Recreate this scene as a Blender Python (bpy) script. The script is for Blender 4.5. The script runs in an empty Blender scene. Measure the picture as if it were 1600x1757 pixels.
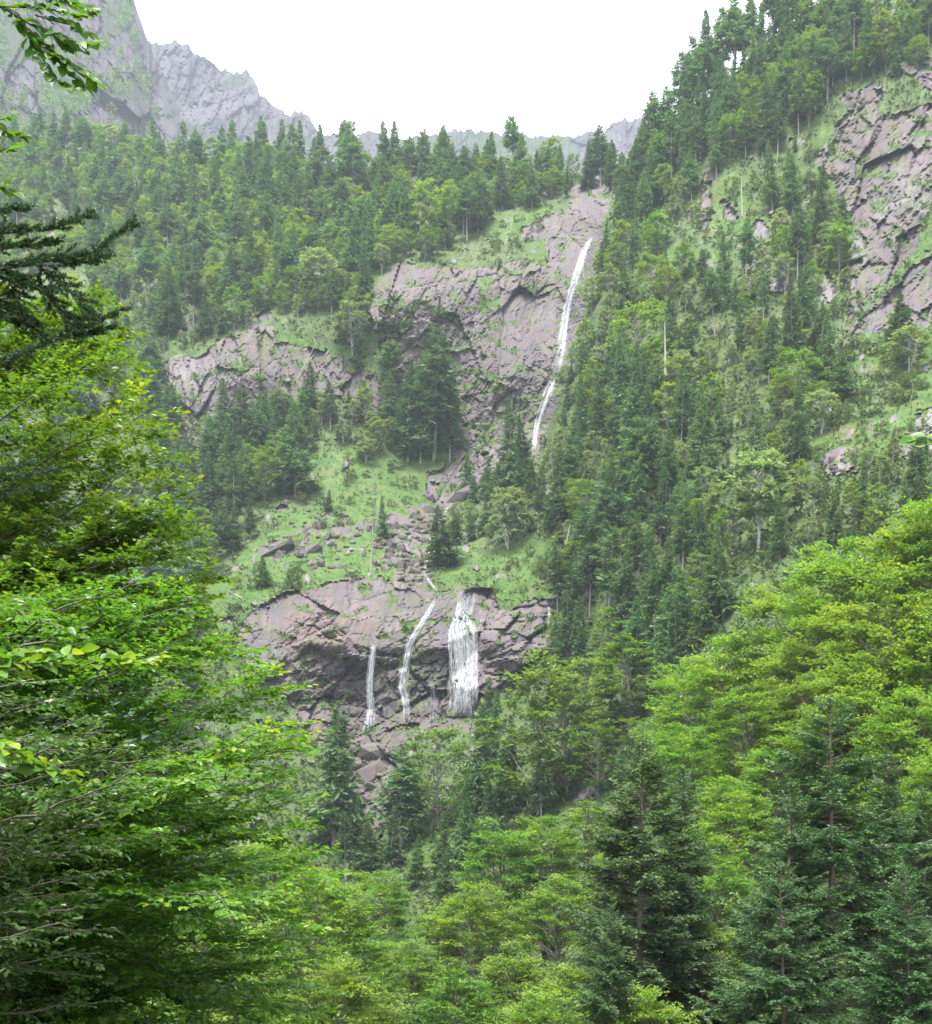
import bpy, math, random
import numpy as np
from mathutils import Matrix, Vector

scene = bpy.context.scene
COL = scene.collection
R = math.radians
RNG = np.random.default_rng(11)

# ------------------------------------------------------------------ camera, sky, sun, exposure
FPX, HORIZON = 2000.0, 1480.0          # focal length and eye level, in pixels of the 1600 px wide photograph
cam = bpy.data.cameras.new('camera')
cam.sensor_fit = 'HORIZONTAL'
cam.sensor_width = 36.0
cam.lens = FPX / 1600 * 36.0
cam.shift_y = (HORIZON - 878.5) / 1600
cam.clip_start = 0.1
cam.clip_end = 12000
camo = bpy.data.objects.new('camera', cam)
camo.location = (0, 0, 0)
camo.rotation_euler = (R(90), 0, 0)
COL.objects.link(camo)
scene.camera = camo

SUN_EL, SUN_AZ = R(71), R(205)          # azimuth clockwise from +Y: behind the camera, over the left shoulder
world = bpy.data.worlds.new('World')
scene.world = world
world.use_nodes = True
wn, wl = world.node_tree.nodes, world.node_tree.links
wn.clear()
sky = wn.new('ShaderNodeTexSky')
sky.sky_type = 'NISHITA'
sky.sun_disc = False
sky.sun_elevation = SUN_EL
sky.sun_rotation = SUN_AZ
sky.altitude = 1400
sky.air_density = 1.0
sky.dust_density = 4.0
sky.ozone_density = 1.0
hsv = wn.new('ShaderNodeHueSaturation')
hsv.inputs['Saturation'].default_value = 0.22
mixw = wn.new('ShaderNodeMix')
mixw.data_type = 'RGBA'
mixw.inputs[0].default_value = 0.62
mixw.inputs[7].default_value = (5.5, 5.6, 5.95, 1)      # an even veil of bright cloud over the blue
bg = wn.new('ShaderNodeBackground')
bg.inputs['Strength'].default_value = 0.11
wo = wn.new('ShaderNodeOutputWorld')
wl.new(sky.outputs[0], hsv.inputs['Color'])
wl.new(hsv.outputs[0], mixw.inputs[6])
wl.new(mixw.outputs[2], bg.inputs['Color'])
wl.new(bg.outputs[0], wo.inputs['Surface'])

sun = bpy.data.lights.new('sun', 'SUN')
sun.energy = 3.1
sun.angle = R(22)
sun.color = (1.0, 0.965, 0.91)
suno = bpy.data.objects.new('sun', sun)
sd = Vector((math.sin(SUN_AZ) * math.cos(SUN_EL), math.cos(SUN_AZ) * math.cos(SUN_EL), math.sin(SUN_EL)))
suno.rotation_euler = sd.to_track_quat('Z', 'Y').to_euler()
COL.objects.link(suno)

scene.view_settings.view_transform = 'Standard'
scene.view_settings.look = 'None'
scene.view_settings.gamma = 1.0
scene.view_settings.use_curve_mapping = False
scene.view_settings.exposure = 2.16

cy = scene.cycles
cy.max_bounces = 9
cy.diffuse_bounces = 5
cy.glossy_bounces = 1
cy.transmission_bounces = 6
cy.transparent_max_bounces = 12
cy.volume_bounces = 1
cy.caustics_reflective = False
cy.caustics_refractive = False
cy.use_adaptive_sampling = True
cy.adaptive_threshold = 0.02
cy.use_denoising = True
try:
    cy.denoiser = 'OPENIMAGEDENOISE'
    cy.denoising_prefilter = 'ACCURATE'
except Exception:
    pass

# ------------------------------------------------------------------ helpers
def hash2(ix, iy, s):
    a = (ix.astype(np.int64) * 374761393 + iy.astype(np.int64) * 668265263 + int(s) * 1442695041) & 0xFFFFFFFF
    a = ((a ^ (a >> 13)) * 1274126177) & 0xFFFFFFFF
    a = ((a ^ (a >> 16)) * 2246822519) & 0xFFFFFFFF
    a = a ^ (a >> 15)
    return (a & 0xFFFFFF) / float(0x1000000)

def vnoise(x, y, s=0):
    ix, iy = np.floor(x), np.floor(y)
    fx, fy = x - ix, y - iy
    fx = fx * fx * (3 - 2 * fx)
    fy = fy * fy * (3 - 2 * fy)
    a, b = hash2(ix, iy, s), hash2(ix + 1, iy, s)
    c, d = hash2(ix, iy + 1, s), hash2(ix + 1, iy + 1, s)
    return (a * (1 - fx) + b * fx) * (1 - fy) + (c * (1 - fx) + d * fx) * fy

def fbm(x, y, o=4, s=0):
    t, a, n = 0.0, 0.5, 0.0
    for k in range(o):
        t = t + a * vnoise(x, y, s + 17 * k)
        n += a
        a *= 0.5
        x, y = x * 2.03 + 3.1, y * 2.03 + 7.7
    return t / n

def facets(u, v, cell, s, ang=0.0, stretch=1.0, tilt=0.5, crack=0.5, cw=0.10):
    """Blocky fractured rock: jittered cells, each with its own level and tilt, and open joints between."""
    c, sn = math.cos(ang), math.sin(ang)
    x = (u * c + v * sn) / (cell * stretch)
    y = (-u * sn + v * c) / cell
    x = x + 0.24 * (fbm(u / cell * 0.9, v / cell * 0.9, 3, s + 5) - 0.5)
    y = y + 0.24 * (fbm(u / cell * 0.9 + 9, v / cell * 0.9, 3, s + 6) - 0.5)
    ix, iy = np.floor(x), np.floor(y)
    f1 = np.full(x.shape, 9.0)
    f2 = np.full(x.shape, 9.0)
    idx = np.zeros(x.shape)
    idy = np.zeros(x.shape)
    dx = np.zeros(x.shape)
    dy = np.zeros(x.shape)
    for i in (-1, 0, 1):
        for j in (-1, 0, 1):
            jx, jy = ix + i, iy + j
            px, py = jx + hash2(jx, jy, s + 1), jy + hash2(jx, jy, s + 2)
            ex, ey = x - px, y - py
            d = ex * ex + ey * ey
            near = d < f1
            f2 = np.where(near, f1, np.minimum(f2, d))
            f1 = np.where(near, d, f1)
            idx = np.where(near, jx, idx)
            idy = np.where(near, jy, idy)
            dx = np.where(near, ex, dx)
            dy = np.where(near, ey, dy)
    lev = hash2(idx, idy, s + 3) * 2 - 1
    tx = hash2(idx, idy, s + 4) * 2 - 1
    ty = hash2(idx, idy, s + 7) * 2 - 1
    edge = np.sqrt(f2) - np.sqrt(f1)
    gate = np.clip((fbm(u / cell * 0.8 + 3, v / cell * 0.8, 2, s + 8) - 0.45) * 6, 0, 1)
    return lev + tilt * (tx * dx + ty * dy) * 2 - crack * gate * np.exp(-(edge / cw) ** 2), lev

def inside(px, py, poly):
    poly = np.asarray(poly, float)
    x0, y0 = poly[:, 0], poly[:, 1]
    x1, y1 = np.roll(x0, -1), np.roll(y0, -1)
    r = np.zeros(px.shape, bool)
    for a, b, c, d in zip(x0, y0, x1, y1):
        if b == d:
            continue
        m = ((b > py) != (d > py)) & (px < (c - a) * (py - b) / (d - b) + a)
        r ^= m
    return r

class TPS:
    def __init__(self, pts, smooth=2.0):
        p = np.asarray(pts, float)
        self.c = p[:, :2] / 400.0
        w = np.log(p[:, 2])
        n = len(p)
        K = self.k(self.c, self.c) + np.eye(n) * smooth * 1e-3
        P = np.c_[np.ones(n), self.c]
        A = np.zeros((n + 3, n + 3))
        A[:n, :n] = K
        A[:n, n:] = P
        A[n:, :n] = P.T
        self.w = np.linalg.solve(A, np.r_[w, 0, 0, 0])
    @staticmethod
    def k(a, b):
        r2 = ((a[:, None, :] - b[None]) ** 2).sum(-1)
        return 0.5 * r2 * np.log(r2 + 1e-9)
    def __call__(self, px, py):
        sh = np.shape(px)
        q = np.c_[np.ravel(px), np.ravel(py)] / 400.0
        o = np.empty(len(q))
        for i in range(0, len(q), 20000):
            s = q[i:i + 20000]
            o[i:i + 20000] = self.k(s, self.c) @ self.w[:-3] + np.c_[np.ones(len(s)), s] @ self.w[-3:]
        return np.exp(o).reshape(sh)

def ray(px, py, d):
    """A point of the place: d metres into the valley, seen at that spot of the photograph."""
    return np.stack([(px - 800.0) / FPX * d, d + 0 * px, (HORIZON - py) / FPX * d], -1)

def make_mesh(name, verts, quads=None, tris=None, smooth=False, attrs=None, mats=(), midx=None):
    me = bpy.data.meshes.new(name)
    verts = np.asarray(verts, np.float32).reshape(-1, 3)
    quads = np.zeros((0, 4), np.int32) if quads is None else np.asarray(quads, np.int32).reshape(-1, 4)
    tris = np.zeros((0, 3), np.int32) if tris is None else np.asarray(tris, np.int32).reshape(-1, 3)
    nq, nt = len(quads), len(tris)
    me.vertices.add(len(verts))
    me.vertices.foreach_set('co', verts.ravel())
    me.loops.add(nq * 4 + nt * 3)
    me.loops.foreach_set('vertex_index', np.r_[quads.ravel(), tris.ravel()].astype(np.int32))
    me.polygons.add(nq + nt)
    ls = np.r_[np.arange(nq) * 4, nq * 4 + np.arange(nt) * 3].astype(np.int32)
    me.polygons.foreach_set('loop_start', ls)
    me.polygons.foreach_set('use_smooth', np.full(nq + nt, smooth, bool))
    for m in mats:
        me.materials.append(m)
    if midx is not None:
        me.polygons.foreach_set('material_index', np.asarray(midx, np.int32))
    for k, v in (attrs or {}).items():
        at = me.attributes.new(k, 'FLOAT', 'POINT')
        at.data.foreach_set('value', np.asarray(v, np.float32))
    me.update(calc_edges=True)
    return me

def link(name, data, parent=None, **props):
    o = bpy.data.objects.new(name, data)
    COL.objects.link(o)
    if parent is not None:
        o.parent = parent
    for k, v in props.items():
        o[k] = v
    return o

def grid_faces(nr, nc):
    i = np.arange(nr * nc).reshape(nr, nc)
    return np.stack([i[:-1, :-1], i[:-1, 1:], i[1:, 1:], i[1:, :-1]], -1).reshape(-1, 4)

# ------------------------------------------------------------------ materials
def node_mat(name):
    m = bpy.data.materials.new(name)
    m.use_nodes = True
    nt = m.node_tree
    nt.nodes.clear()
    out = nt.nodes.new('ShaderNodeOutputMaterial')
    return m, nt.nodes, nt.links, out

def N(nodes, kind, **kw):
    n = nodes.new(kind)
    for k, v in kw.items():
        setattr(n, k, v)
    return n

def mixc(nodes, links, fac, a, b, blend='MIX'):
    n = nodes.new('ShaderNodeMix')
    n.data_type = 'RGBA'
    n.blend_type = blend
    for sock, v in ((n.inputs[0], fac), (n.inputs[6], a), (n.inputs[7], b)):
        if hasattr(v, 'is_linked'):
            links.new(v, sock)
        elif isinstance(v, (int, float)):
            sock.default_value = v
        else:
            sock.default_value = (*v, 1)
    return n.outputs[2]

def attr(nodes, name):
    n = nodes.new('ShaderNodeAttribute')
    n.attribute_name = name
    return n.outputs['Fac']

def noise(nodes, links, scale, detail=5, rough=0.6, coord=None, out='Fac'):
    n = nodes.new('ShaderNodeTexNoise')
    n.inputs['Scale'].default_value = scale
    n.inputs['Detail'].default_value = detail
    n.inputs['Roughness'].default_value = rough
    if coord is not None:
        links.new(coord, n.inputs['Vector'])
    return n.outputs[out]

def ramp(nodes, links, fac, p0, p1, c0=(0, 0, 0), c1=(1, 1, 1)):
    n = nodes.new('ShaderNodeValToRGB')
    n.color_ramp.elements[0].position = p0
    n.color_ramp.elements[1].position = p1
    n.color_ramp.elements[0].color = (*c0, 1)
    n.color_ramp.elements[1].color = (*c1, 1)
    links.new(fac, n.inputs[0])
    return n.outputs[0]

def ground_material(name, scale=1.0, dim=1.0):
    """Bare rock, turf and forest floor on one slope: what lies where is read from the mesh."""
    m, n, l, out = node_mat(name)
    geo = N(n, 'ShaderNodeNewGeometry')
    pos = geo.outputs['Position']
    mp = N(n, 'ShaderNodeMapping')
    mp.inputs['Scale'].default_value = (1, 1, 0.35)
    mp.inputs['Rotation'].default_value = (0.2, 0.35, 0)
    l.new(pos, mp.inputs['Vector'])
    streak = noise(n, l, 0.55 * scale, 8, 0.62, mp.outputs[0])
    big = noise(n, l, 0.06 * scale, 5, 0.6, pos)
    fine = noise(n, l, 1.9 * scale, 8, 0.7, pos)
    rock = mixc(n, l, ramp(n, l, big, 0.40, 0.60), (0.108, 0.079, 0.082), (0.090, 0.084, 0.098))
    rock = mixc(n, l, ramp(n, l, noise(n, l, 0.16 * scale, 6, 0.65, mp.outputs[0]), 0.47, 0.62), rock, (0.130, 0.092, 0.074))
    rock = mixc(n, l, ramp(n, l, streak, 0.42, 0.68), rock, (0.092, 0.075, 0.083))
    rock = mixc(n, l, ramp(n, l, fine, 0.52, 0.72), rock, (0.17, 0.15, 0.155))
    rock = mixc(n, l, attr(n, 'pale'), rock, (0.255, 0.25, 0.26))
    och = N(n, 'ShaderNodeMath', operation='MULTIPLY')
    l.new(attr(n, 'ochre'), och.inputs[0])
    l.new(ramp(n, l, noise(n, l, 0.35, 5, 0.6, pos), 0.40, 0.62), och.inputs[1])
    rock = mixc(n, l, och.outputs[0], rock, (0.225, 0.155, 0.125))
    lev = attr(n, 'block')
    rock = mixc(n, l, 0.42, rock, mixc(n, l, lev, (0.034, 0.028, 0.032), (0.175, 0.15, 0.16)))
    wetm = N(n, 'ShaderNodeMath', operation='MULTIPLY')
    l.new(attr(n, 'wet'), wetm.inputs[0])
    l.new(ramp(n, l, streak, 0.30, 0.55), wetm.inputs[1])
    rock = mixc(n, l, wetm.outputs[0], rock, (0.050, 0.045, 0.049))
    moss = N(n, 'ShaderNodeMath', operation='MULTIPLY')
    l.new(attr(n, 'moss'), moss.inputs[0])
    l.new(ramp(n, l, fine, 0.40, 0.60), moss.inputs[1])
    rock = mixc(n, l, moss.outputs[0], rock, (0.085, 0.105, 0.035))
    turf = mixc(n, l, ramp(n, l, noise(n, l, 0.22 * scale, 6, 0.65, pos), 0.36, 0.64), (0.034, 0.076, 0.014), (0.070, 0.120, 0.026))
    turf = mixc(n, l, ramp(n, l, noise(n, l, 0.10 * scale, 4, 0.6, pos), 0.55, 0.72), turf, (0.105, 0.10, 0.045))
    floor_ = mixc(n, l, ramp(n, l, noise(n, l, 0.30 * scale, 6, 0.65, pos), 0.36, 0.66), (0.035, 0.060, 0.018), (0.075, 0.110, 0.035))
    floor_ = mixc(n, l, ramp(n, l, noise(n, l, 0.5, 4, 0.6, pos), 0.60, 0.74), floor_, (0.10, 0.075, 0.05))
    veg = mixc(n, l, attr(n, 'turf'), floor_, turf)
    base = mixc(n, l, ramp(n, l, attr(n, 'rock'), 0.40, 0.60), veg, rock)
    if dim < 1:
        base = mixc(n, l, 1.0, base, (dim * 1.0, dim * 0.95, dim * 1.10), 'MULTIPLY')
    p = N(n, 'ShaderNodeBsdfPrincipled')
    p.inputs['Roughness'].default_value = 0.85
    p.inputs['Specular IOR Level'].default_value = 0.25
    l.new(base, p.inputs['Base Color'])
    rr = N(n, 'ShaderNodeMapRange')
    rr.inputs[3].default_value = 0.9
    rr.inputs[4].default_value = 0.42
    l.new(wetm.outputs[0], rr.inputs[0])
    l.new(rr.outputs[0], p.inputs['Roughness'])
    b = N(n, 'ShaderNodeBump')
    b.inputs['Strength'].default_value = 0.7
    b.inputs['Distance'].default_value = 0.5
    hs = N(n, 'ShaderNodeMath', operation='ADD')
    l.new(fine, hs.inputs[0])
    l.new(streak, hs.inputs[1])
    l.new(hs.outputs[0], b.inputs['Height'])
    l.new(b.outputs[0], p.inputs['Normal'])
    l.new(p.outputs[0], out.inputs['Surface'])
    return m

def leaf_material(name, dark, light, tip, trans=0.35, rough=0.5, spec=0.35, vary=0.12, tcol=None):
    """Foliage: per-leaf tone from the mesh, a shade of its own for every tree, light through the blade."""
    m, n, l, out = node_mat(name)
    t = attr(n, 'tone')
    c = mixc(n, l, ramp(n, l, t, 0.0, 0.62), dark, light)
    c = mixc(n, l, ramp(n, l, t, 0.66, 1.0), c, tip)
    oi = N(n, 'ShaderNodeObjectInfo')
    h = N(n, 'ShaderNodeHueSaturation')
    mr = N(n, 'ShaderNodeMapRange')
    mr.inputs[3].default_value = 0.5 - 0.006
    mr.inputs[4].default_value = 0.5 + 0.022
    l.new(oi.outputs['Random'], mr.inputs[0])
    l.new(mr.outputs[0], h.inputs['Hue'])
    m2 = N(n, 'ShaderNodeMath', operation='MULTIPLY_ADD')
    fr = N(n, 'ShaderNodeMath', operation='FRACT')
    mu = N(n, 'ShaderNodeMath', operation='MULTIPLY')
    mu.inputs[1].default_value = 7.31
    l.new(oi.outputs['Random'], mu.inputs[0])
    l.new(mu.outputs[0], fr.inputs[0])
    l.new(fr.outputs[0], m2.inputs[0])
    m2.inputs[1].default_value = 2 * vary
    m2.inputs[2].default_value = 1 - vary
    l.new(m2.outputs[0], h.inputs['Value'])
    l.new(c, h.inputs['Color'])
    p = N(n, 'ShaderNodeBsdfPrincipled')
    p.inputs['Roughness'].default_value = rough
    p.inputs['Specular IOR Level'].default_value = spec
    l.new(h.outputs[0], p.inputs['Base Color'])
    tr = N(n, 'ShaderNodeBsdfTranslucent')
    tc = mixc(n, l, 1.0, h.outputs[0], tcol or (1.25, 1.2, 0.55), 'MULTIPLY')
    l.new(tc, tr.inputs['Color'])
    ms = N(n, 'ShaderNodeMixShader')
    ms.inputs[0].default_value = trans
    l.new(p.outputs[0], ms.inputs[1])
    l.new(tr.outputs[0], ms.inputs[2])
    l.new(ms.outputs[0], out.inputs['Surface'])
    return m

def bark_material(name, c0, c1, scale=3.0):
    m, n, l, out = node_mat(name)
    tc = N(n, 'ShaderNodeTexCoord')
    mp = N(n, 'ShaderNodeMapping')
    mp.inputs['Scale'].default_value = (scale, scale, scale * 0.25)
    l.new(tc.outputs['Object'], mp.inputs['Vector'])
    f = noise(n, l, 1.6, 7, 0.65, mp.outputs[0])
    base = mixc(n, l, ramp(n, l, f, 0.35, 0.65), c0, c1)
    p = N(n, 'ShaderNodeBsdfPrincipled')
    p.inputs['Roughness'].default_value = 0.9
    l.new(base, p.inputs['Base Color'])
    b = N(n, 'ShaderNodeBump')
    b.inputs['Strength'].default_value = 0.6
    b.inputs['Distance'].default_value = 0.11
    l.new(f, b.inputs['Height'])
    l.new(b.outputs[0], p.inputs['Normal'])
    l.new(p.outputs[0], out.inputs['Surface'])
    return m

def water_material():
    m, n, l, out = node_mat('falling_water')
    p = N(n, 'ShaderNodeBsdfPrincipled')
    p.inputs['Base Color'].default_value = (0.84, 0.86, 0.90, 1)
    p.inputs['Roughness'].default_value = 0.45
    tr = N(n, 'ShaderNodeBsdfTransparent')
    tl = N(n, 'ShaderNodeBsdfTranslucent')
    tl.inputs['Color'].default_value = (0.84, 0.86, 0.90, 1)
    mt = N(n, 'ShaderNodeMixShader')
    mt.inputs[0].default_value = 0.45
    l.new(p.outputs[0], mt.inputs[1])
    l.new(tl.outputs[0], mt.inputs[2])
    ms = N(n, 'ShaderNodeMixShader')
    l.new(attr(n, 'thick'), ms.inputs[0])
    l.new(tr.outputs[0], ms.inputs[1])
    l.new(mt.outputs[0], ms.inputs[2])
    l.new(ms.outputs[0], out.inputs['Surface'])
    return m

M_GROUND = ground_material('slope_ground')
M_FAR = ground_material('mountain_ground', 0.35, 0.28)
M_WATER = water_material()
# ------------------------------------------------------------------ the head of the valley: one slope of cliffs, turf and forest floor
DEPTH = [
 # skyline and upper forest
 (-150,235,740),(0,240,715),(150,250,690),(300,270,650),(450,290,600),(560,300,565),(700,300,548),(850,300,535),(980,300,522),(1040,305,505),
 (-150,420,640),(0,420,612),(150,420,580),(300,420,545),(450,420,512),(600,420,492),(750,400,490),(850,380,490),(950,380,482),
 (0,600,520),(150,600,490),(280,600,452),(450,560,446),(560,600,440),
 (280,740,434),(450,720,429),(600,720,421),
 (640,480,450),(740,450,452),(860,470,452),(640,620,435),(760,620,430),(860,650,424),(940,640,418),(1000,420,456),(970,540,436),(1040,330,488),
 (800,850,396),(740,860,393),(850,760,410),(925,740,411),
 (600,830,392),(450,880,376),(620,900,365),(740,900,368),(450,960,342),(600,960,338),(740,970,332),(400,1030,316),(560,1000,322),
 (450,1080,301),(560,1020,314),(650,1012,315),(750,1015,315),(820,1015,315),(900,1000,313),
 (600,1100,300),(700,1100,300),(800,1090,300),(880,1080,301),
 (480,1200,292),(600,1260,285),(700,1260,285),(800,1240,286),(900,1180,290),(640,1340,274),(620,1430,256),(560,1500,238),
 (300,900,392),(300,1100,312),(200,1200,285),(100,800,432),(0,1000,365),(0,1300,255),(300,1350,255),(-150,1000,380),(-150,1500,210),
 # the steep forested flank that closes the valley on the other side
 (1062,360,442),(1120,280,442),(1220,160,440),(1360,40,432),(1600,-110,432),(1760,-200,430),
 (1200,350,402),(1350,250,397),(1500,170,386),(1600,120,380),(1760,50,375),
 (1050,550,386),(1200,550,352),(1350,500,342),(1450,450,346),(1550,350,352),(1600,330,346),(1760,330,325),
 (980,740,364),(1100,750,322),(1250,750,296),(1400,700,286),(1600,650,278),(1760,600,262),
 (850,940,336),(950,920,319),(1050,900,296),(1200,900,262),(1350,850,252),(1500,800,241),(1600,760,240),(1760,760,222),
 (950,1060,302),(1050,1050,272),(1200,1000,237),(1350,950,217),(1600,900,200),(1760,900,180),
 (950,1180,282),(1050,1150,252),(1200,1150,208),(1400,1100,180),(1600,1000,178),
 (850,1350,246),(1000,1350,216),(1200,1350,172),(1400,1300,152),(1700,1250,150),
 (700,1500,226),(900,1500,202),(1100,1500,172),(300,1600,205),(700,1650,200),(1100,1640,150),(1500,1640,128),
]
TOPX = [-150,0,150,300,450,560,700,850,980,1045,1058,1085,1120,1180,1220,1290,1360,1460,1600,1760]
TOPY = [232,238,248,268,288,298,298,298,298,306,345,318,280,220,160,100,40,-40,-130,-200]
BOT = 1640.0
depth_of = TPS(DEPTH, 3.0)

cols = np.r_[np.arange(-150, 250, 6.5), np.arange(250, 1000, 2.5), np.arange(1000, 1620, 3.6), np.arange(1620, 1761, 20)]
NR = 500
tt = np.linspace(0, 1, NR)
top = np.interp(cols, TOPX, TOPY)
GX = np.repeat(cols[None], NR, 0)
GY = BOT + (top[None] - BOT) * tt[:, None]
D0 = depth_of(GX, GY)
WX = GX + 26 * (fbm(GX / 38, GY / 38, 4, 1) - 0.5)
WY = GY + 26 * (fbm(GX / 38, GY / 38, 4, 2) - 0.5)

ROCK = {
 'upper_cliff': [
  [(622,505),(655,472),(700,452),(745,446),(768,470),(760,520),(765,560),(742,600),(690,575),(640,565)],
  [(775,485),(830,458),(900,446),(935,462),(985,438),(1000,402),(1030,398),(1020,470),(1000,560),(975,650),(945,720),(925,800),(885,835),(800,852),(752,842),(770,800),(800,740),(832,640),(812,580),(822,520)],
  [(976,320),(1008,298),(1066,303),(1056,350),(1034,388),(1008,402),(950,412),(888,408),(900,388),(960,362),(984,365)],
  [(800,470),(850,440),(905,440),(880,475)],
  [(742,452),(800,468),(832,480),(835,640),(805,770),(772,720),(745,640),(762,560)],
  [(940,400),(1040,392),(1030,470),(985,580),(965,660),(930,640),(930,470)],
  [(648,582),(740,570),(758,610),(745,650),(700,652),(655,640)],
  [(735,815),(770,800),(800,850),(760,862),(722,850)]],
 'long_cliff': [
  [(262,625),(330,608),(400,578),(440,545),(465,530),(472,590),(560,598),(622,628),(622,662),(560,692),(500,682),(420,702),(335,752),(318,720),(280,672)],
  [(560,660),(640,645),(668,700),(660,762),(640,742),(600,702)],
  [(300,720),(345,700),(350,760),(322,790)]],
 'lower_cliff': [
  [(392,1108),(420,1070),(445,1038),(520,1008),(560,998),(600,985),(680,990),(735,1012),(845,1012),(856,1042),(900,1035),(948,1022),(950,1135),(905,1185),(832,1195),(822,1245),(742,1265),(690,1300),(700,1375),(645,1445),(590,1410),(600,1300),(540,1265),(485,1195),(430,1145)]],
 'wide_cliff': [
  [(1400,268),(1432,228),(1448,196),(1500,186),(1530,200),(1610,176),(1770,160),(1770,340),(1600,345),(1565,440),(1500,505),(1445,575),(1462,510),(1490,425),(1442,335)],
  [(1442,160),(1500,142),(1516,168),(1500,196),(1450,194)],
  [(1770,420),(1595,440),(1530,500),(1440,585),(1490,580),(1605,560),(1770,540)],
  [(1565,130),(1600,110),(1770,100),(1770,150),(1590,150)]],
}
OUTCROPS = [(1465,440,20,34),(1478,492,20,18),(1420,492,14,26),(1215,335,11,44),(1268,410,22,12),(1335,485,16,18),(1300,400,14,22),(1440,795,26,26),
 (1575,770,30,26),(1610,730,40,30),(1122,985,20,24),(1005,1355,22,20),(1140,470,14,9),(1205,455,16,10),(1060,1010,12,30),(1250,360,12,16),(1175,375,12,10),
 (1320,470,10,20),(1380,400,10,16),(380,820,28,10),(300,800,20,16),(1460,780,14,9),(1345,380,10,16),(1545,125,22,9),(1310,230,9,10),(1225,300,8,14)]
TURF = [
 [(470,992),(420,965),(450,905),(480,868),(560,858),(562,800),(645,768),(742,788),(735,862),(690,885),(640,905),(735,992),(680,985),(600,985),(500,1010),(440,1038),(382,1085),(345,1055),(360,1000)],
 [(830,380),(935,345),(970,372),(890,410),(850,425)],[(900,415),(985,408),(990,440),(935,465),(900,440)],[(800,470),(920,480),(930,505),(850,520)],
 [(640,590),(740,540),(765,575),(700,585)],[(740,1000),(800,950),(850,945),(960,930),(950,1030),(850,1040),(835,1012)],
 [(1400,760),(1600,640),(1770,640),(1770,760),(1560,760),(1430,790)],[(1440,580),(1600,540),(1770,540),(1770,640),(1470,660)],
 [(1400,200),(1440,225),(1410,265),(1440,330),(1480,420),(1440,400),(1390,290)],[(1500,460),(1560,440),(1605,350),(1770,360),(1770,430),(1600,440),(1520,500)],
 [(400,560),(620,590),(640,640),(560,620),(470,590)],[(480,800),(560,770),(620,760),(620,830),(520,850)],[(560,650),(650,640),(640,660)],
 [(700,1460),(760,1430),(770,1490),(690,1500)],[(1180,320),(1280,300),(1320,380),(1230,420)],[(1150,430),(1260,420),(1260,480),(1140,480)]]
BROWN = [[(470,870),(560,880),(600,930),(470,960),(430,940)]]

rock = np.zeros(GX.shape)
which = np.zeros(GX.shape, int)
for k, polys in enumerate(ROCK.values()):
    for poly in polys:
        m = inside(WX, WY, poly)
        rock[m] = 1
        which[m] = k + 1
LOWER = which == 3
for (cx, cy_, rx, ry) in OUTCROPS:
    m = ((WX - cx) / rx) ** 2 + ((WY - cy_) / ry) ** 2 < 1
    rock[m] = 1
    which[m & (which == 0)] = 5
# ledges with turf break the rock up, and stones break the turf
led = fbm(GX / 26, GY / 12, 4, 21)
rock[(led > np.where(LOWER, 0.68, 0.63)) & (rock > 0)] = 0
scr = inside(WX, WY, [(690,878),(748,862),(762,850),(792,862),(748,920),(737,1003),(678,1003),(660,962),(632,925),(560,915),(480,965),(438,952),(446,932),(560,888)])
sn = fbm(GX / 11, GY / 6, 4, 31)
scrm = scr & (sn > np.where(GX > 675, 0.40, 0.52))
rock[scrm] = 1
which[scrm] = 6
hill = ~scr & (rock == 0) & (fbm(GX / 17, GY / 15, 4, 37) > 0.735)
rock[hill] = 1
which[hill] = 5
turf = np.zeros(GX.shape)
TX = WX + 70 * (fbm(GX / 70, GY / 45, 4, 5) - 0.5)
TY = WY + 50 * (fbm(GX / 70, GY / 45, 4, 6) - 0.5)
for poly in TURF:
    turf[inside(TX, TY, poly)] = 1
turf = np.maximum(turf, np.clip((fbm(GX / 30, GY / 18, 4, 41) - 0.63) * 8, 0, 0.9))
for _ in range(3):
    turf = (turf + np.roll(turf, 1, 0) + np.roll(turf, -1, 0) + np.roll(turf, 1, 1) + np.roll(turf, -1, 1)) / 5
turf = np.maximum(turf, 0.45 * (rock > 0))

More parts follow.
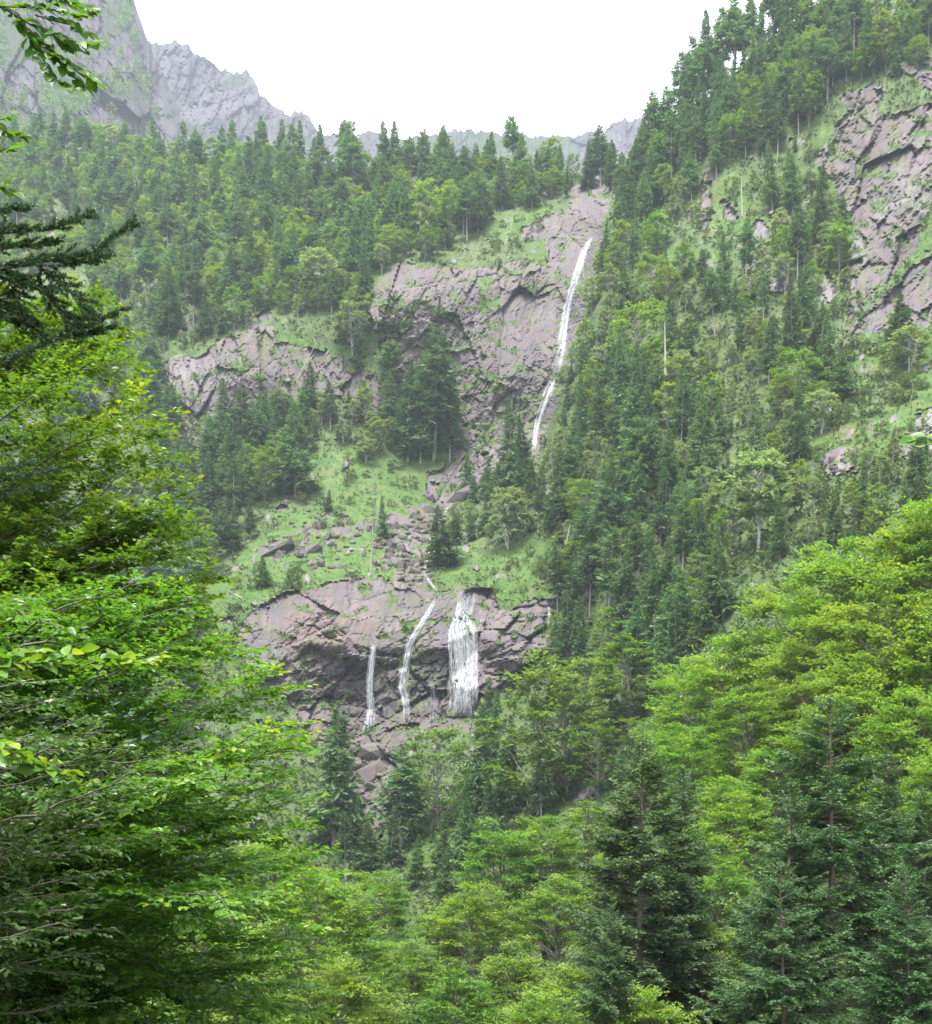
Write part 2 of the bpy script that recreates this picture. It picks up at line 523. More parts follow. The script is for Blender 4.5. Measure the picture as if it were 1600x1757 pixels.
U, V = GX * D0 / FPX, GY * D0 / FPX
disp = np.zeros(GX.shape)
block = np.full(GX.shape, 0.5)
SMOOTH = np.zeros(GX.shape)
for poly in ([(545,1012),(640,995),(830,1012),(835,1090),(700,1108),(640,1105),(600,1100)],[(818,505),(950,510),(955,560),(905,625),(832,640)],[(935,462),(1000,405),(1035,400),(1000,480),(960,505)],[(400,1108),(520,1015),(560,1010),(520,1080),(440,1140)]):
    SMOOTH[inside(WX, WY, poly)] = 1
for _ in range(4):
    SMOOTH = (SMOOTH + np.roll(SMOOTH, 2, 0) + np.roll(SMOOTH, -2, 0) + np.roll(SMOOTH, 2, 1) + np.roll(SMOOTH, -2, 1)) / 5
for k, (ang, st, amp) in enumerate([(R(118), 1.9, 1.0), (R(80), 2.3, 0.75), (R(-24), 1.7, 1.0), (R(122), 1.9, 1.0), (R(60), 1.4, 0.7), (R(10), 1.3, 0.8)]):
    m = which == k + 1
    if not m.any():
        continue
    sc_ = (440, 440, 300, 360, 320, 345)[k] / FPX
    u, v, sm = GX[m] * sc_, GY[m] * sc_, SMOOTH[m]
    a, la = facets(u, v, 14.0, 100 + k, ang, st, 1.5, 0.9, 0.05)
    b, lb = facets(u, v, 5.2, 130 + k, ang + 0.25, st, 1.3, 1.2, 0.07)
    c, lc = facets(u, v, 2.0, 160 + k, ang - 0.3, st * 0.9, 1.1, 0.8, 0.12)
    rg = 1 - np.abs(2 * fbm((u * math.cos(ang) + v * math.sin(ang)) / 9, (-u * math.sin(ang) + v * math.cos(ang)) / 2.2, 5, 95 + k) - 1)
    d = 1.8 * a * (1 - 0.55 * sm) + 1.0 * b * (1 - 0.75 * sm) + 0.42 * c * (1 - 0.75 * sm) + 1.0 * (fbm(u / 4, v / 4, 5, 90) - 0.5) * (1 - 0.5 * sm) - 0.9 * np.clip(rg - 0.93, 0, 1) * 14 * (1 - 0.3 * sm)
    if k == 5:
        d = 0.35 * a + 0.8 * b + 0.45 * c
    disp[m] += amp * d
    block[m] = 0.5 + 0.5 * (0.25 * la + 0.45 * lb + 0.30 * lc)
veg = rock == 0
disp += np.where(veg, 1.6 * (fbm(U / 9, V / 9, 4, 50) - 0.5) + 0.7 * (fbm(U / 2, V / 1.6, 3, 51) - 0.5) + 0.35, 0)
for (cx, cy_, rx, ry, a) in ((690,520,55,48,6),(1012,345,38,40,6),(895,590,55,80,3.5),(700,1010,70,18,1.5),(870,1095,55,40,3),(1480,165,35,20,3),(1540,300,60,60,5),(900,770,40,60,3),(430,650,90,40,4),(650,1275,42,28,3.5),(660,1330,35,40,3)):
    disp += a * np.exp(-((GX - cx) / rx) ** 2 - ((GY - cy_) / ry) ** 2)
# the undercut wall below the lip of the lower falls, stepped like a stair of broken ledges
lip = np.interp(GX, [500,532,570,600,640,700,740,790,832,850,900,945,960], [1130,1101,1106,1110,1108,1106,1098,1090,1084,1120,1138,1126,1150])
lip = lip + 9 * (fbm(GX / 17, GX * 0 + 3.3, 4, 61) - 0.5)
amp = np.interp(GX, [505,530,556,600,650,700,760,830,846,900,948,975], [0,2.2,4.6,6.5,4.4,3.2,3.0,2.9,2.4,2.8,2.4,0])
q = GY - lip
width = np.interp(GX, [530,560,600,640,680,760,850,950], [12,30,50,62,46,40,34,34])
rise = np.clip(q / width, 0, 1)
rise = rise * rise * (3 - 2 * rise)
fall = np.clip((q - width - 12) / 135, 0, 1)
fall = np.floor(fall * 6 + 0.7 * fbm(GX / 28, GY / 60, 3, 71)) / 6
under = np.where(q > 0, amp * rise * (1 - 0.85 * np.clip(fall, 0, 1)), 0)
disp -= under
DF = D0 - disp
wet = np.zeros(GX.shape)
wet = np.maximum(wet, np.exp(-((GX - 730) / 110) ** 4 - ((GY - 1178) / 72) ** 4) * (q > -4))
wet = np.maximum(wet, 0.8 * np.exp(-((GX - 905) / 55) ** 4 - ((GY - 1140) / 50) ** 4) * (q > -2))
wet = np.maximum(wet, 0.75 * np.exp(-((GX - 908) / 40) ** 2 - ((GY - 660) / 75) ** 2))
wet = np.maximum(wet, 0.7 * np.exp(-((GX - (1030 - (GY - 395) * 0.36)) / 20) ** 2) * ((GY > 395) & (GY < 800)))
wet = np.maximum(wet, 0.8 * np.clip(fbm(GX / 8 + GY / 50, GY / 80, 4, 77) * 5 - 2.5, 0, 1))
wet = np.maximum(wet, 0.6 * np.exp(-((GX - 655) / 30) ** 2 - ((GY - 505) / 30) ** 2))
wet = np.maximum(wet, 0.45 * np.exp(-((GX - 1050) / 10) ** 2 - ((GY - 335) / 28) ** 2))
wet = np.maximum(wet, 0.55 * np.exp(-((GX - 810) / 40) ** 2 - ((GY - 490) / 18) ** 2))
wet = np.maximum(wet, 0.5 * np.exp(-((GX - 770) / 40) ** 2 - ((GY - 1050) / 30) ** 2))
wet = np.maximum(wet, 0.4 * np.exp(-((GX - 395) / 30) ** 2 - ((GY - 665) / 25) ** 2))
wet = np.maximum(wet, 0.8 * np.exp(-((GX - 948) / 16) ** 2 - ((GY - 1065) / 30) ** 2))
pale = np.maximum(0.9 * np.exp(-((GX - 1560) / 60) ** 2 - ((GY - 340) / 42) ** 2), 0.5 * np.exp(-((GX - 1475) / 40) ** 2 - ((GY - 440) / 50) ** 2))
pale = np.maximum(pale, 0.65 * np.exp(-((GX - 320) / 60) ** 2 - ((GY - 665) / 45) ** 2))
pale = np.maximum(pale, 0.6 * (which == 5)) * np.clip(fbm(GX / 30, GY / 40, 3, 81) * 2 - 0.4, 0, 1)
ochre = np.maximum(np.exp(-((GX - 560) / 55) ** 2 - ((GY - 1075) / 45) ** 2), np.exp(-((GX - 700) / 30) ** 2 - ((GY - 1075) / 35) ** 2))
ochre = np.maximum(ochre, np.exp(-((GX - 890) / 45) ** 2 - ((GY - 1160) / 14) ** 2))
ochre = np.maximum(ochre, 0.8 * np.exp(-((GX - 455) / 25) ** 2 - ((GY - 560) / 45) ** 2))
ochre = np.maximum(ochre, np.exp(-((GX - 1215) / 22) ** 2 - ((GY - 345) / 70) ** 2))
moss = np.clip((fbm(GX / 16, GY / 22, 4, 91) - 0.50) * 5, 0, 1) * 0.9 * (1 - 0.5 * SMOOTH)
moss = np.maximum(moss, 0.9 * np.exp(-((GX - 528) / 14) ** 2 - ((GY - 1140) / 50) ** 2))
rockf = (rock > 0).astype(float)
P = ray(GX, GY, DF)
# behind the crest the ground goes on, first level and then down into the next hollow
back = []
for dd, dz in ((6, 0.5), (25, -2), (70, -14), (160, -50)):
    b = P[-1].copy()
    b[:, 1] += dd
    b[:, 0] += dd * b[:, 0] / b[:, 1] * 0.6
    b[:, 2] += dz
    back.append(b)
PA = np.concatenate([P, np.array(back)], 0)
def ext(a, v=0.0):
    return np.concatenate([a, np.full((len(back), a.shape[1]), v)], 0)
AT = dict(rock=ext(rockf), turf=ext(turf), wet=ext(wet), pale=ext(pale), ochre=ext(ochre), moss=ext(moss), block=ext(np.clip(block, 0, 1), 0.5))
fc = grid_faces(*PA.shape[:2])
wf = ext(which * rockf)
tf = ext(turf)
kind = wf.ravel()[fc].max(1)
tk = tf.ravel()[fc].mean(1)
VP = PA.reshape(-1, 3)
def piece(name, sel, smooth=False):
    f = fc[sel]
    used, inv = np.unique(f, return_inverse=True)
    me = make_mesh(name, VP[used], quads=inv.reshape(-1, 4), smooth=smooth, attrs={k: v.ravel()[used] for k, v in AT.items()}, mats=[M_GROUND])
    return link(name, me, kind='structure')
mead = (tk > 0.5) & (kind == 0)
piece('hillside_ground', (kind == 0) & ~mead, True)
piece('meadow_ground', mead, True)
for k, nm in enumerate(ROCK):
    piece(nm + '_terrain', kind == k + 1)
piece('outcrop_terrain', kind == 5)
piece('scree_ground', kind == 6)

def sheet(px, py, field=None):
    """Depth (or another field) of the slope as seen at a spot of the photograph."""
    f = DF if field is None else field
    px, py = np.asarray(px, float), np.asarray(py, float)
    c = np.clip(np.interp(px, cols, np.arange(len(cols))), 0, len(cols) - 1.001)
    tp = np.interp(px, TOPX, TOPY)
    r = np.clip((py - BOT) / (tp - BOT) * (NR - 1), 0, NR - 1.001)
    i, j = r.astype(int), c.astype(int)
    a, b = r - i, c - j
    return (f[i, j] * (1 - b) + f[i, j + 1] * b) * (1 - a) + (f[i + 1, j] * (1 - b) + f[i + 1, j + 1] * b) * a

# ------------------------------------------------------------------ the mountains behind
def mountain(name, skyx, skyy, botx, boty, d_top, d_bot, step, jag, seed, greens, ang, st, greenlev):
    cx = np.arange(skyx[0], skyx[-1] + 1, step)
    tp = np.interp(cx, skyx, skyy)
    tp = tp - jag * (fbm(cx / 7.0, cx * 0 + seed, 4, seed) - 0.5) * 3.6 - jag * 1.6 * np.clip(fbm(cx / 4.5, cx * 0 + seed + 2, 2, seed) - 0.58, 0, 1) * 5 - jag * 0.8 * (np.abs(fbm(cx / 23.0, cx * 0 + 5, 3, seed + 3) - 0.5) * 4 - 0.6)
    bt = np.interp(cx, botx, boty)
    n = int((bt - tp).max() / step) + 1
    t = np.linspace(0, 1, n)
    X = np.repeat(cx[None], n, 0)
    Y = bt[None] + (tp - bt)[None] * t[:, None]
    D = d_bot + (d_top - d_bot) * t[:, None] ** 0.9 + 0 * X
    u, v = X * d_bot / FPX, Y * d_bot / FPX
    a, la = facets(u, v, 46, seed + 10, ang, st, 1.5, 0.4, 0.05)
    b, lb = facets(u, v, 17, seed + 20, ang + 0.2, st, 1.3, 0.9, 0.07)
    c, lc = facets(u, v, 6.5, seed + 30, ang - 0.2, st, 1.1, 0.8, 0.12)
    rg = 1 - np.abs(2 * fbm((u * math.cos(ang) + v * math.sin(ang)) / 45, (-u * math.sin(ang) + v * math.cos(ang)) / 9, 5, seed + 95) - 1)
    g = np.zeros(X.shape)
    wx, wy = X + 70 * (fbm(X / 24, Y / 24, 5, seed) - .5), Y + 60 * (fbm(X / 24, Y / 24, 5, seed + 1) - .5)
    for poly in greens:
        g[inside(wx, wy, poly)] = 1
    gn = fbm(u / 22 + v / 40, v / 16, 5, seed + 40)
    gr = (g > 0) | (gn > greenlev)
    fade = np.minimum(1, (1 - t) * 14)[:, None] * 0.85 + 0.15
    D = D - fade * np.where(gr, 5 * a + 3 * (fbm(u / 8, v / 8, 4, seed) - .5), 10 * a + 5.5 * b + 2.2 * c - 30 * np.clip(rg - 0.84, 0, 1))
    Pm = ray(X, Y, D)
    bk = []
    for dd, dz in ((10, -2), (80, -40), (300, -220)):
        e = Pm[-1].copy()
        e[:, 1] += dd
        e[:, 2] += dz
        bk.append(e)
    Pm = np.concatenate([Pm, np.array(bk)], 0)
    ex = lambda q_, w=0.0: np.concatenate([q_, np.full((3, X.shape[1]), w)], 0).ravel()
    rk = 1.0 - gr
    at = dict(rock=ex(rk, 1), turf=ex(0.25 + 0.75 * np.clip((fbm(X / 25, Y / 25, 3, seed + 60) - 0.4) * 5, 0, 1) * (g > 0) + 0.2 * (g > 0)), wet=ex(0.25 * np.clip(fbm(u / 20, v / 60, 3, seed + 70) * 3 - 1.6, 0, 1)), pale=ex(np.clip(fbm(X / 40, Y / 40, 4, seed + 50) * 3 - 1.2, 0, 0.8)), ochre=ex(0 * X), moss=ex(np.clip((gn - greenlev + 0.12) * 8, 0, 0.9)), block=ex(np.clip(0.5 + 0.3 * la + 0.25 * lb, 0, 1), 0.5))
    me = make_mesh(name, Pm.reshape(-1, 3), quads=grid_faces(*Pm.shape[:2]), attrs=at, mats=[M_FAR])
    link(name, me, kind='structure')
    return X, Y, D, gr, g

PEAK = mountain('peak_mountain', [-160,0,150,205,228,236,244,252,262,275,288,298,312,335,380,450,540], [-210,-170,-110,-45,-4,25,45,62,98,122,140,172,196,216,236,262,300],
    [-160,0,300,540], [330,330,330,330], 1330, 980, 2.6, 3.5, 400,
    [[(305,182),(330,190),(400,222),(470,262),(440,262),(385,250),(330,222)],[(185,130),(225,128),(262,152),(240,160),(205,150)],[(60,150),(130,90),(170,150),(150,200),(90,190)],[(0,40),(50,30),(60,110),(0,130)],[(160,0),(215,10),(225,60),(180,70)],[(0,190),(60,210),(40,235),(0,235)]],
    R(72), 2.2, 0.65)
RIDGE = mountain('ridge_mountain', [180,240,262,278,300,318,340,360,380,400,420,432,445,462,480,500,512,530,545,560,575,600,640,690,760,780,830,900,985,1000,1040,1058,1075,1085,1095,1120,1180,1300], [80,82,73,76,70,75,95,105,118,126,122,135,160,176,190,200,191,200,224,236,230,240,226,240,228,223,229,232,237,227,222,208,205,212,203,198,196,250],
    [180,500,1300], [300,330,370], 1830, 1560, 2.6, 3.0, 500,
    [[(640,240),(800,225),(980,240),(990,262),(860,270),(700,262)]], R(112), 2.0, 0.66)
# the far side of the range, so that the ground runs on to the horizon
gxs, gys = np.linspace(-4000, 4000, 60), np.r_[np.linspace(-900, 2200, 40), np.linspace(2400, 7000, 10)]
gx, gy = np.meshgrid(gxs, gys)
gz = -27 + 0 * gx + np.where(gy > 1700, np.minimum((gy - 1700) * 0.12, 200), 0)
gz -= 0
base = np.stack([gx, gy, gz], -1)
nb = base.shape[0] * base.shape[1]
link('valley_ground', make_mesh('valley_ground', base.reshape(-1, 3), quads=grid_faces(*base.shape[:2])[:, ::-1], smooth=True, attrs=dict(rock=np.zeros(nb), turf=np.full(nb, .5), wet=np.zeros(nb), pale=np.zeros(nb), ochre=np.zeros(nb), moss=np.zeros(nb), block=np.full(nb, .5)), mats=[M_GROUND]), kind='structure')

# ------------------------------------------------------------------ the ground close by, falling away from the path to the stream and rising on both sides
def near_z(x, y):
    s = np.clip(y / 55.0, 0, 1)
    z = -1.75 - 13.5 * s * s * (3 - 2 * s)
    z = z + np.where(x > 14, 0.34 * (x - 14), 0) * np.clip((y - 5) / 40, 0, 1) + np.where(x < -2, 0.42 * (-2 - x), 0) * np.clip((y + 30) / 40, 0, 1) * np.clip((170 - y) / 80, 0.1, 1)
    z = z + np.clip(y - 70, 0, 60) * 0.28 * np.clip((x - 5) / 20, 0, 1)
    return z + 0.9 * (fbm(x / 7, y / 7, 4, 301) - 0.5)
gx, gy = np.meshgrid(np.linspace(-95, 190, 143), np.linspace(-45, 262, 154))
nz = near_z(gx, gy)
nz = np.where(gy < -2, nz + (-2 - gy) * 0.25, nz)
ng = np.stack([gx, gy, nz], -1)
nb = gx.size
link('slope_ground', make_mesh('slope_ground', ng.reshape(-1, 3), quads=grid_faces(*gx.shape), smooth=True, attrs=dict(rock=np.zeros(nb), turf=np.full(nb, 0.15), wet=np.zeros(nb), pale=np.zeros(nb), ochre=np.zeros(nb), moss=np.zeros(nb), block=np.full(nb, .5)), mats=[M_GROUND]), kind='structure')

# ------------------------------------------------------------------ the falls
def waterfall(name, label, path, n, seed, alpha=0.75, fade_in=0.06, fade_out=0.12, wmul=1.0, ribbon=0.16, cling=0.35):
    rng = np.random.default_rng(seed)
    p = np.asarray(path, float)
    s = np.r_[0, np.cumsum(np.hypot(np.diff(p[:, 0]), np.diff(p[:, 1])))]
    m = max(12, int(s[-1] / 3.5))
    ss = np.linspace(0, s[-1], m)
    cx, cyy, w = (np.interp(ss, s, p[:, i]) for i in range(3))
    V_, Q_, T_ = [], [], []
    base_n = 0
    for k in range(n):
        lat = np.clip(rng.normal(0, 0.42), -1, 1)
        ph = rng.uniform(0, 99)
        a, b = np.sort(rng.uniform(0, 1, 2))
        if k % 3 == 0:
            a, b = 0, 1
        if b - a < 0.18:
            b = min(1, a + 0.3)
        i0, i1 = int(a * (m - 1)), int(b * (m - 1)) + 1
        if i1 - i0 < 4:
            continue
        sl = slice(i0, i1)
        x = cx[sl] + w[sl] * 0.5 * wmul * (lat + 0.34 * (fbm(ss[sl] / 16 + ph, ss[sl] * 0 + k, 3, seed) - 0.5))
        y = cyy[sl]
        d = sheet(x, y)
        d = np.minimum.accumulate(d) - cling - rng.uniform(0, 0.35)
        c = ray(x, y, d)
        fat = k % 6 != 0
        hw = ribbon * (2.0 if fat else 0.8) * rng.uniform(0.5, 1.5) * (0.55 + 0.9 * fbm(ss[sl] / 9 + ph, ss[sl] * 0, 3, seed + 2))
        rot = rng.uniform(-0.7, 0.7)
        off = np.stack([hw * math.cos(rot), hw * math.sin(rot), 0 * hw], -1)
        L = np.stack([c - 1.9 * off, c, c + 1.9 * off], 1).reshape(-1, 3)
        g = (ss[sl] - ss[i0]) / max(1e-6, ss[i1 - 1] - ss[i0])
        al = alpha * (0.50 if fat else 0.9) * rng.uniform(0.35, 1.15) * np.clip(g / fade_in, 0, 1) * np.clip((1 - g) / fade_out, 0, 1)
        if k % 7 == 3:
            off = off * 3.5
            al = al * 0.3
        al = al * (0.15 + 1.7 * fbm(ss[sl] / 5 + ph, ss[sl] * 0 + 2, 3, seed + 4))
        V_.append(L)
        a3 = np.clip(al, 0, 0.97)
        T_.append(np.stack([0 * a3, a3, 0 * a3], 1).ravel())
        nn = i1 - i0
        i = np.arange(nn - 1) * 3 + base_n
        Q_.append(np.stack([i, i + 1, i + 4, i + 3], -1))
        Q_.append(np.stack([i + 1, i + 2, i + 5, i + 4], -1))
        base_n += 3 * nn
    me = make_mesh(name, np.concatenate(V_), quads=np.concatenate(Q_), smooth=True, attrs=dict(thick=np.concatenate(T_)), mats=[M_WATER])
    return link(name, me, kind='structure', label=label)

waterfall('waterfall_water', 'tall upper waterfall sliding down the seam of the high cliff', [(1019,402,5),(1011,415,10),(1003,432,14),(996,455,17),(988,480,15),(980,505,13),(974,530,12),(971,555,13),(967,585,17),(963,612,21),(958,636,24),(952,655,24)], 46, 1, 0.55, ribbon=0.21, fade_out=0.35, wmul=0.85)
waterfall('waterfall_water', 'broken foot of the upper waterfall running behind the firs', [(955,645,12),(946,665,20),(936,690,18),(927,715,14),(921,745,12),(917,775,8)], 22, 2, 0.4, ribbon=0.16)
waterfall('waterfall_water', 'short white trickle at the top of the rock knob', [(1073,313,5),(1066,325,9),(1058,338,7)], 8, 3, 0.6, ribbon=0.14)
waterfall('waterfall_water', 'widest strand of the lower waterfall', [(803,1014,28),(800,1030,31),(796,1048,27),(790,1064,24),(787,1076,26),(789,1088,36),(793,1105,46),(797,1130,48),(796,1165,48),(793,1200,50),(791,1232,52)], 230, 4, 0.62, ribbon=0.10, fade_in=0.25, fade_out=0.2)
waterfall('waterfall_water', 'side veil of the widest lower strand', [(806,1062,14),(814,1085,12),(815,1110,11),(814,1150,12),(814,1190,14),(813,1216,16)], 44, 5, 0.5, ribbon=0.075, fade_out=0.25)
waterfall('waterfall_water', 'middle strand of the lower waterfall sliding across the slab', [(750,1024,5),(743,1038,9),(735,1052,13),(724,1070,13),(713,1088,10),(706,1100,12),(701,1115,13),(697,1135,13),(692,1160,15),(690,1180,16),(697,1205,18),(698,1240,16)], 60, 6, 0.45, ribbon=0.09, fade_out=0.2)
waterfall('waterfall_water', 'thin free falling strand of the lower waterfall at the dark overhang', [(643,1104,8),(641,1118,12),(638,1140,12),(635,1170,12),(636,1200,12),(637,1222,12),(633,1240,17),(631,1258,22)], 52, 7, 0.46, ribbon=0.09, fade_out=0.2)
waterfall('waterfall_water', 'faint drips over the dark ledges of the lower cliff', [(742,1170,10),(744,1200,14),(742,1245,16)], 12, 8, 0.25, ribbon=0.07)
waterfall('waterfall_water', 'wet trickle on the dark corner of the lower cliff', [(943,1040,6),(944,1055,7),(943,1078,7)], 14, 9, 0.45, ribbon=0.1)
waterfall('waterfall_water', 'small cascade between boulders above the lower falls', [(733,958,5),(731,968,9),(727,980,11)], 16, 10, 0.7, ribbon=0.09)
waterfall('waterfall_water', 'thin stream sliding from the small cascade to the lip of the lower falls', [(727,978,9),(733,992,7),(742,1004,7),(750,1014,6),(752,1026,6)], 9, 12, 0.28, ribbon=0.08)
waterfall('waterfall_water', 'shallow sheet of water feeding the widest lower strand', [(742,1000,5),(765,1006,6),(785,1010,10),(803,1016,20)], 10, 13, 0.22, ribbon=0.08)
waterfall('waterfall_water', 'white water breaking over the boulders of the chute', [(770,868,6),(756,890,7),(744,915,7),(737,938,8),(733,958,8)], 12, 14, 0.4, ribbon=0.10)
waterfall('waterfall_water', 'stream tumbling among boulders below the lower falls', [(712,1262,10),(706,1285,7),(700,1320,7),(706,1350,8),(700,1385,10)], 9, 11, 0.32, ribbon=0.08)
# ------------------------------------------------------------------ trees: bark, needles, leaves
M_FIRBARK = bark_material('fir_bark', (0.14, 0.125, 0.11), (0.30, 0.28, 0.255))
M_FIRBARK_NEAR = bark_material('old_fir_bark', (0.075, 0.058, 0.045), (0.22, 0.17, 0.145), 2.0)
M_BEECHBARK = bark_material('beech_bark', (0.10, 0.09, 0.075), (0.24, 0.22, 0.19))
M_PALEBARK = bark_material('pale_bark', (0.26, 0.25, 0.23), (0.46, 0.45, 0.42))
M_DEADWOOD = bark_material('dead_wood', (0.20, 0.185, 0.165), (0.36, 0.34, 0.31))
M_FIR = leaf_material('fir_needles', (0.046, 0.098, 0.042), (0.092, 0.162, 0.068), (0.145, 0.215, 0.088), 0.36, 0.55, 0.25, 0.28)
M_FIRNEAR = leaf_material('near_fir_needles', (0.030, 0.074, 0.026), (0.070, 0.138, 0.046), (0.165, 0.245, 0.095), 0.28, 0.5, 0.35, 0.10)
M_FIRYOUNG = leaf_material('young_fir_needles', (0.038, 0.090, 0.026), (0.080, 0.155, 0.042), (0.135, 0.215, 0.06), 0.30, 0.5, 0.35, 0.14)
M_BEECH = leaf_material('beech_leaves', (0.050, 0.112, 0.020), (0.120, 0.205, 0.036), (0.210, 0.270, 0.050), 0.45, 0.5, 0.3, 0.18)
M_BEECHNEAR = leaf_material('near_beech_leaves', (0.066, 0.142, 0.024), (0.142, 0.248, 0.040), (0.250, 0.335, 0.060), 0.50, 0.45, 0.35, 0.10)
M_BIRCH = leaf_material('pale_leaves', (0.090, 0.146, 0.064), (0.165, 0.232, 0.112), (0.225, 0.280, 0.145), 0.46, 0.6, 0.25, 0.16)
M_BUSH = leaf_material('bush_leaves', (0.050, 0.090, 0.026), (0.095, 0.150, 0.042), (0.17, 0.205, 0.07), 0.30, 0.6, 0.25, 0.15)

class Kites:
    """Gathers leaf-like four-cornered blades."""
    def __init__(self):
        self.b, self.u, self.v, self.t, self.s = [], [], [], [], []
    def add(self, b, u, v, t, sag=0.0):
        n = len(b)
        self.b.append(b); self.u.append(u); self.v.append(v)
        self.t.append(np.broadcast_to(t, (n,))); self.s.append(np.broadcast_to(sag, (n,)))
    def mesh(self, name, mat, mid=0.45):
        b, u, v = (np.concatenate(x) for x in (self.b, self.u, self.v))
        t, s = np.concatenate(self.t), np.concatenate(self.s)
        dn = np.zeros_like(b)
        dn[:, 2] = s
        V_ = np.stack([b, b + mid * u + v, b + u - dn, b + mid * u - v], 1)
        n = len(b)
        T_ = np.stack([t - 0.08, t, t + 0.16, t], 1)
        return make_mesh(name, V_.reshape(-1, 3), quads=np.arange(n * 4).reshape(n, 4), smooth=False, attrs=dict(tone=np.clip(T_, 0, 1).ravel()), mats=[mat])
    def count(self):
        return sum(len(x) for x in self.b)

def unit(a):
    return a / np.maximum(np.linalg.norm(a, axis=-1, keepdims=True), 1e-9)

def tube(path, rad, sides=6):
    path, rad = np.asarray(path, float), np.asarray(rad, float)
    tg = unit(np.gradient(path, axis=0))
    ref = np.where(np.abs(tg[:, 2:3]) > 0.9, np.array([[1.0, 0, 0]]), np.array([[0, 0, 1.0]]))
    a = unit(np.cross(tg, ref))
    b = np.cross(tg, a)
    th = np.arange(sides) / sides * 2 * math.pi
    V_ = path[:, None] + rad[:, None, None] * (np.cos(th)[None, :, None] * a[:, None] + np.sin(th)[None, :, None] * b[:, None])
    m = len(path)
    i = np.arange(m * sides).reshape(m, sides)
    j = np.roll(i, -1, 1)
    return V_.reshape(-1, 3), np.stack([i[:-1], j[:-1], j[1:], i[1:]], -1).reshape(-1, 4)

class Tubes:
    def __init__(self):
        self.v, self.q, self.n = [], [], 0
    def add(self, path, rad, sides=6):
        v, q = tube(path, rad, sides)
        self.v.append(v); self.q.append(q + self.n)
        self.n += len(v)
    def mesh(self, name, mat):
        return make_mesh(name, np.concatenate(self.v), quads=np.concatenate(self.q), smooth=True, mats=[mat])

def trunk_path(rng, H, bend, n=12):
    z = np.linspace(-0.8, H, n)
    a, ph = rng.uniform(0, 6.28), rng.uniform(0, 6.28)
    w = bend * np.sin(z / H * 2.6 + ph) - bend * math.sin(ph)
    return np.stack([w * math.cos(a), w * math.sin(a), z], -1)

def at_height(path, z):
    return np.stack([np.interp(z, path[:, 2], path[:, 0]), np.interp(z, path[:, 2], path[:, 1]), z], -1)

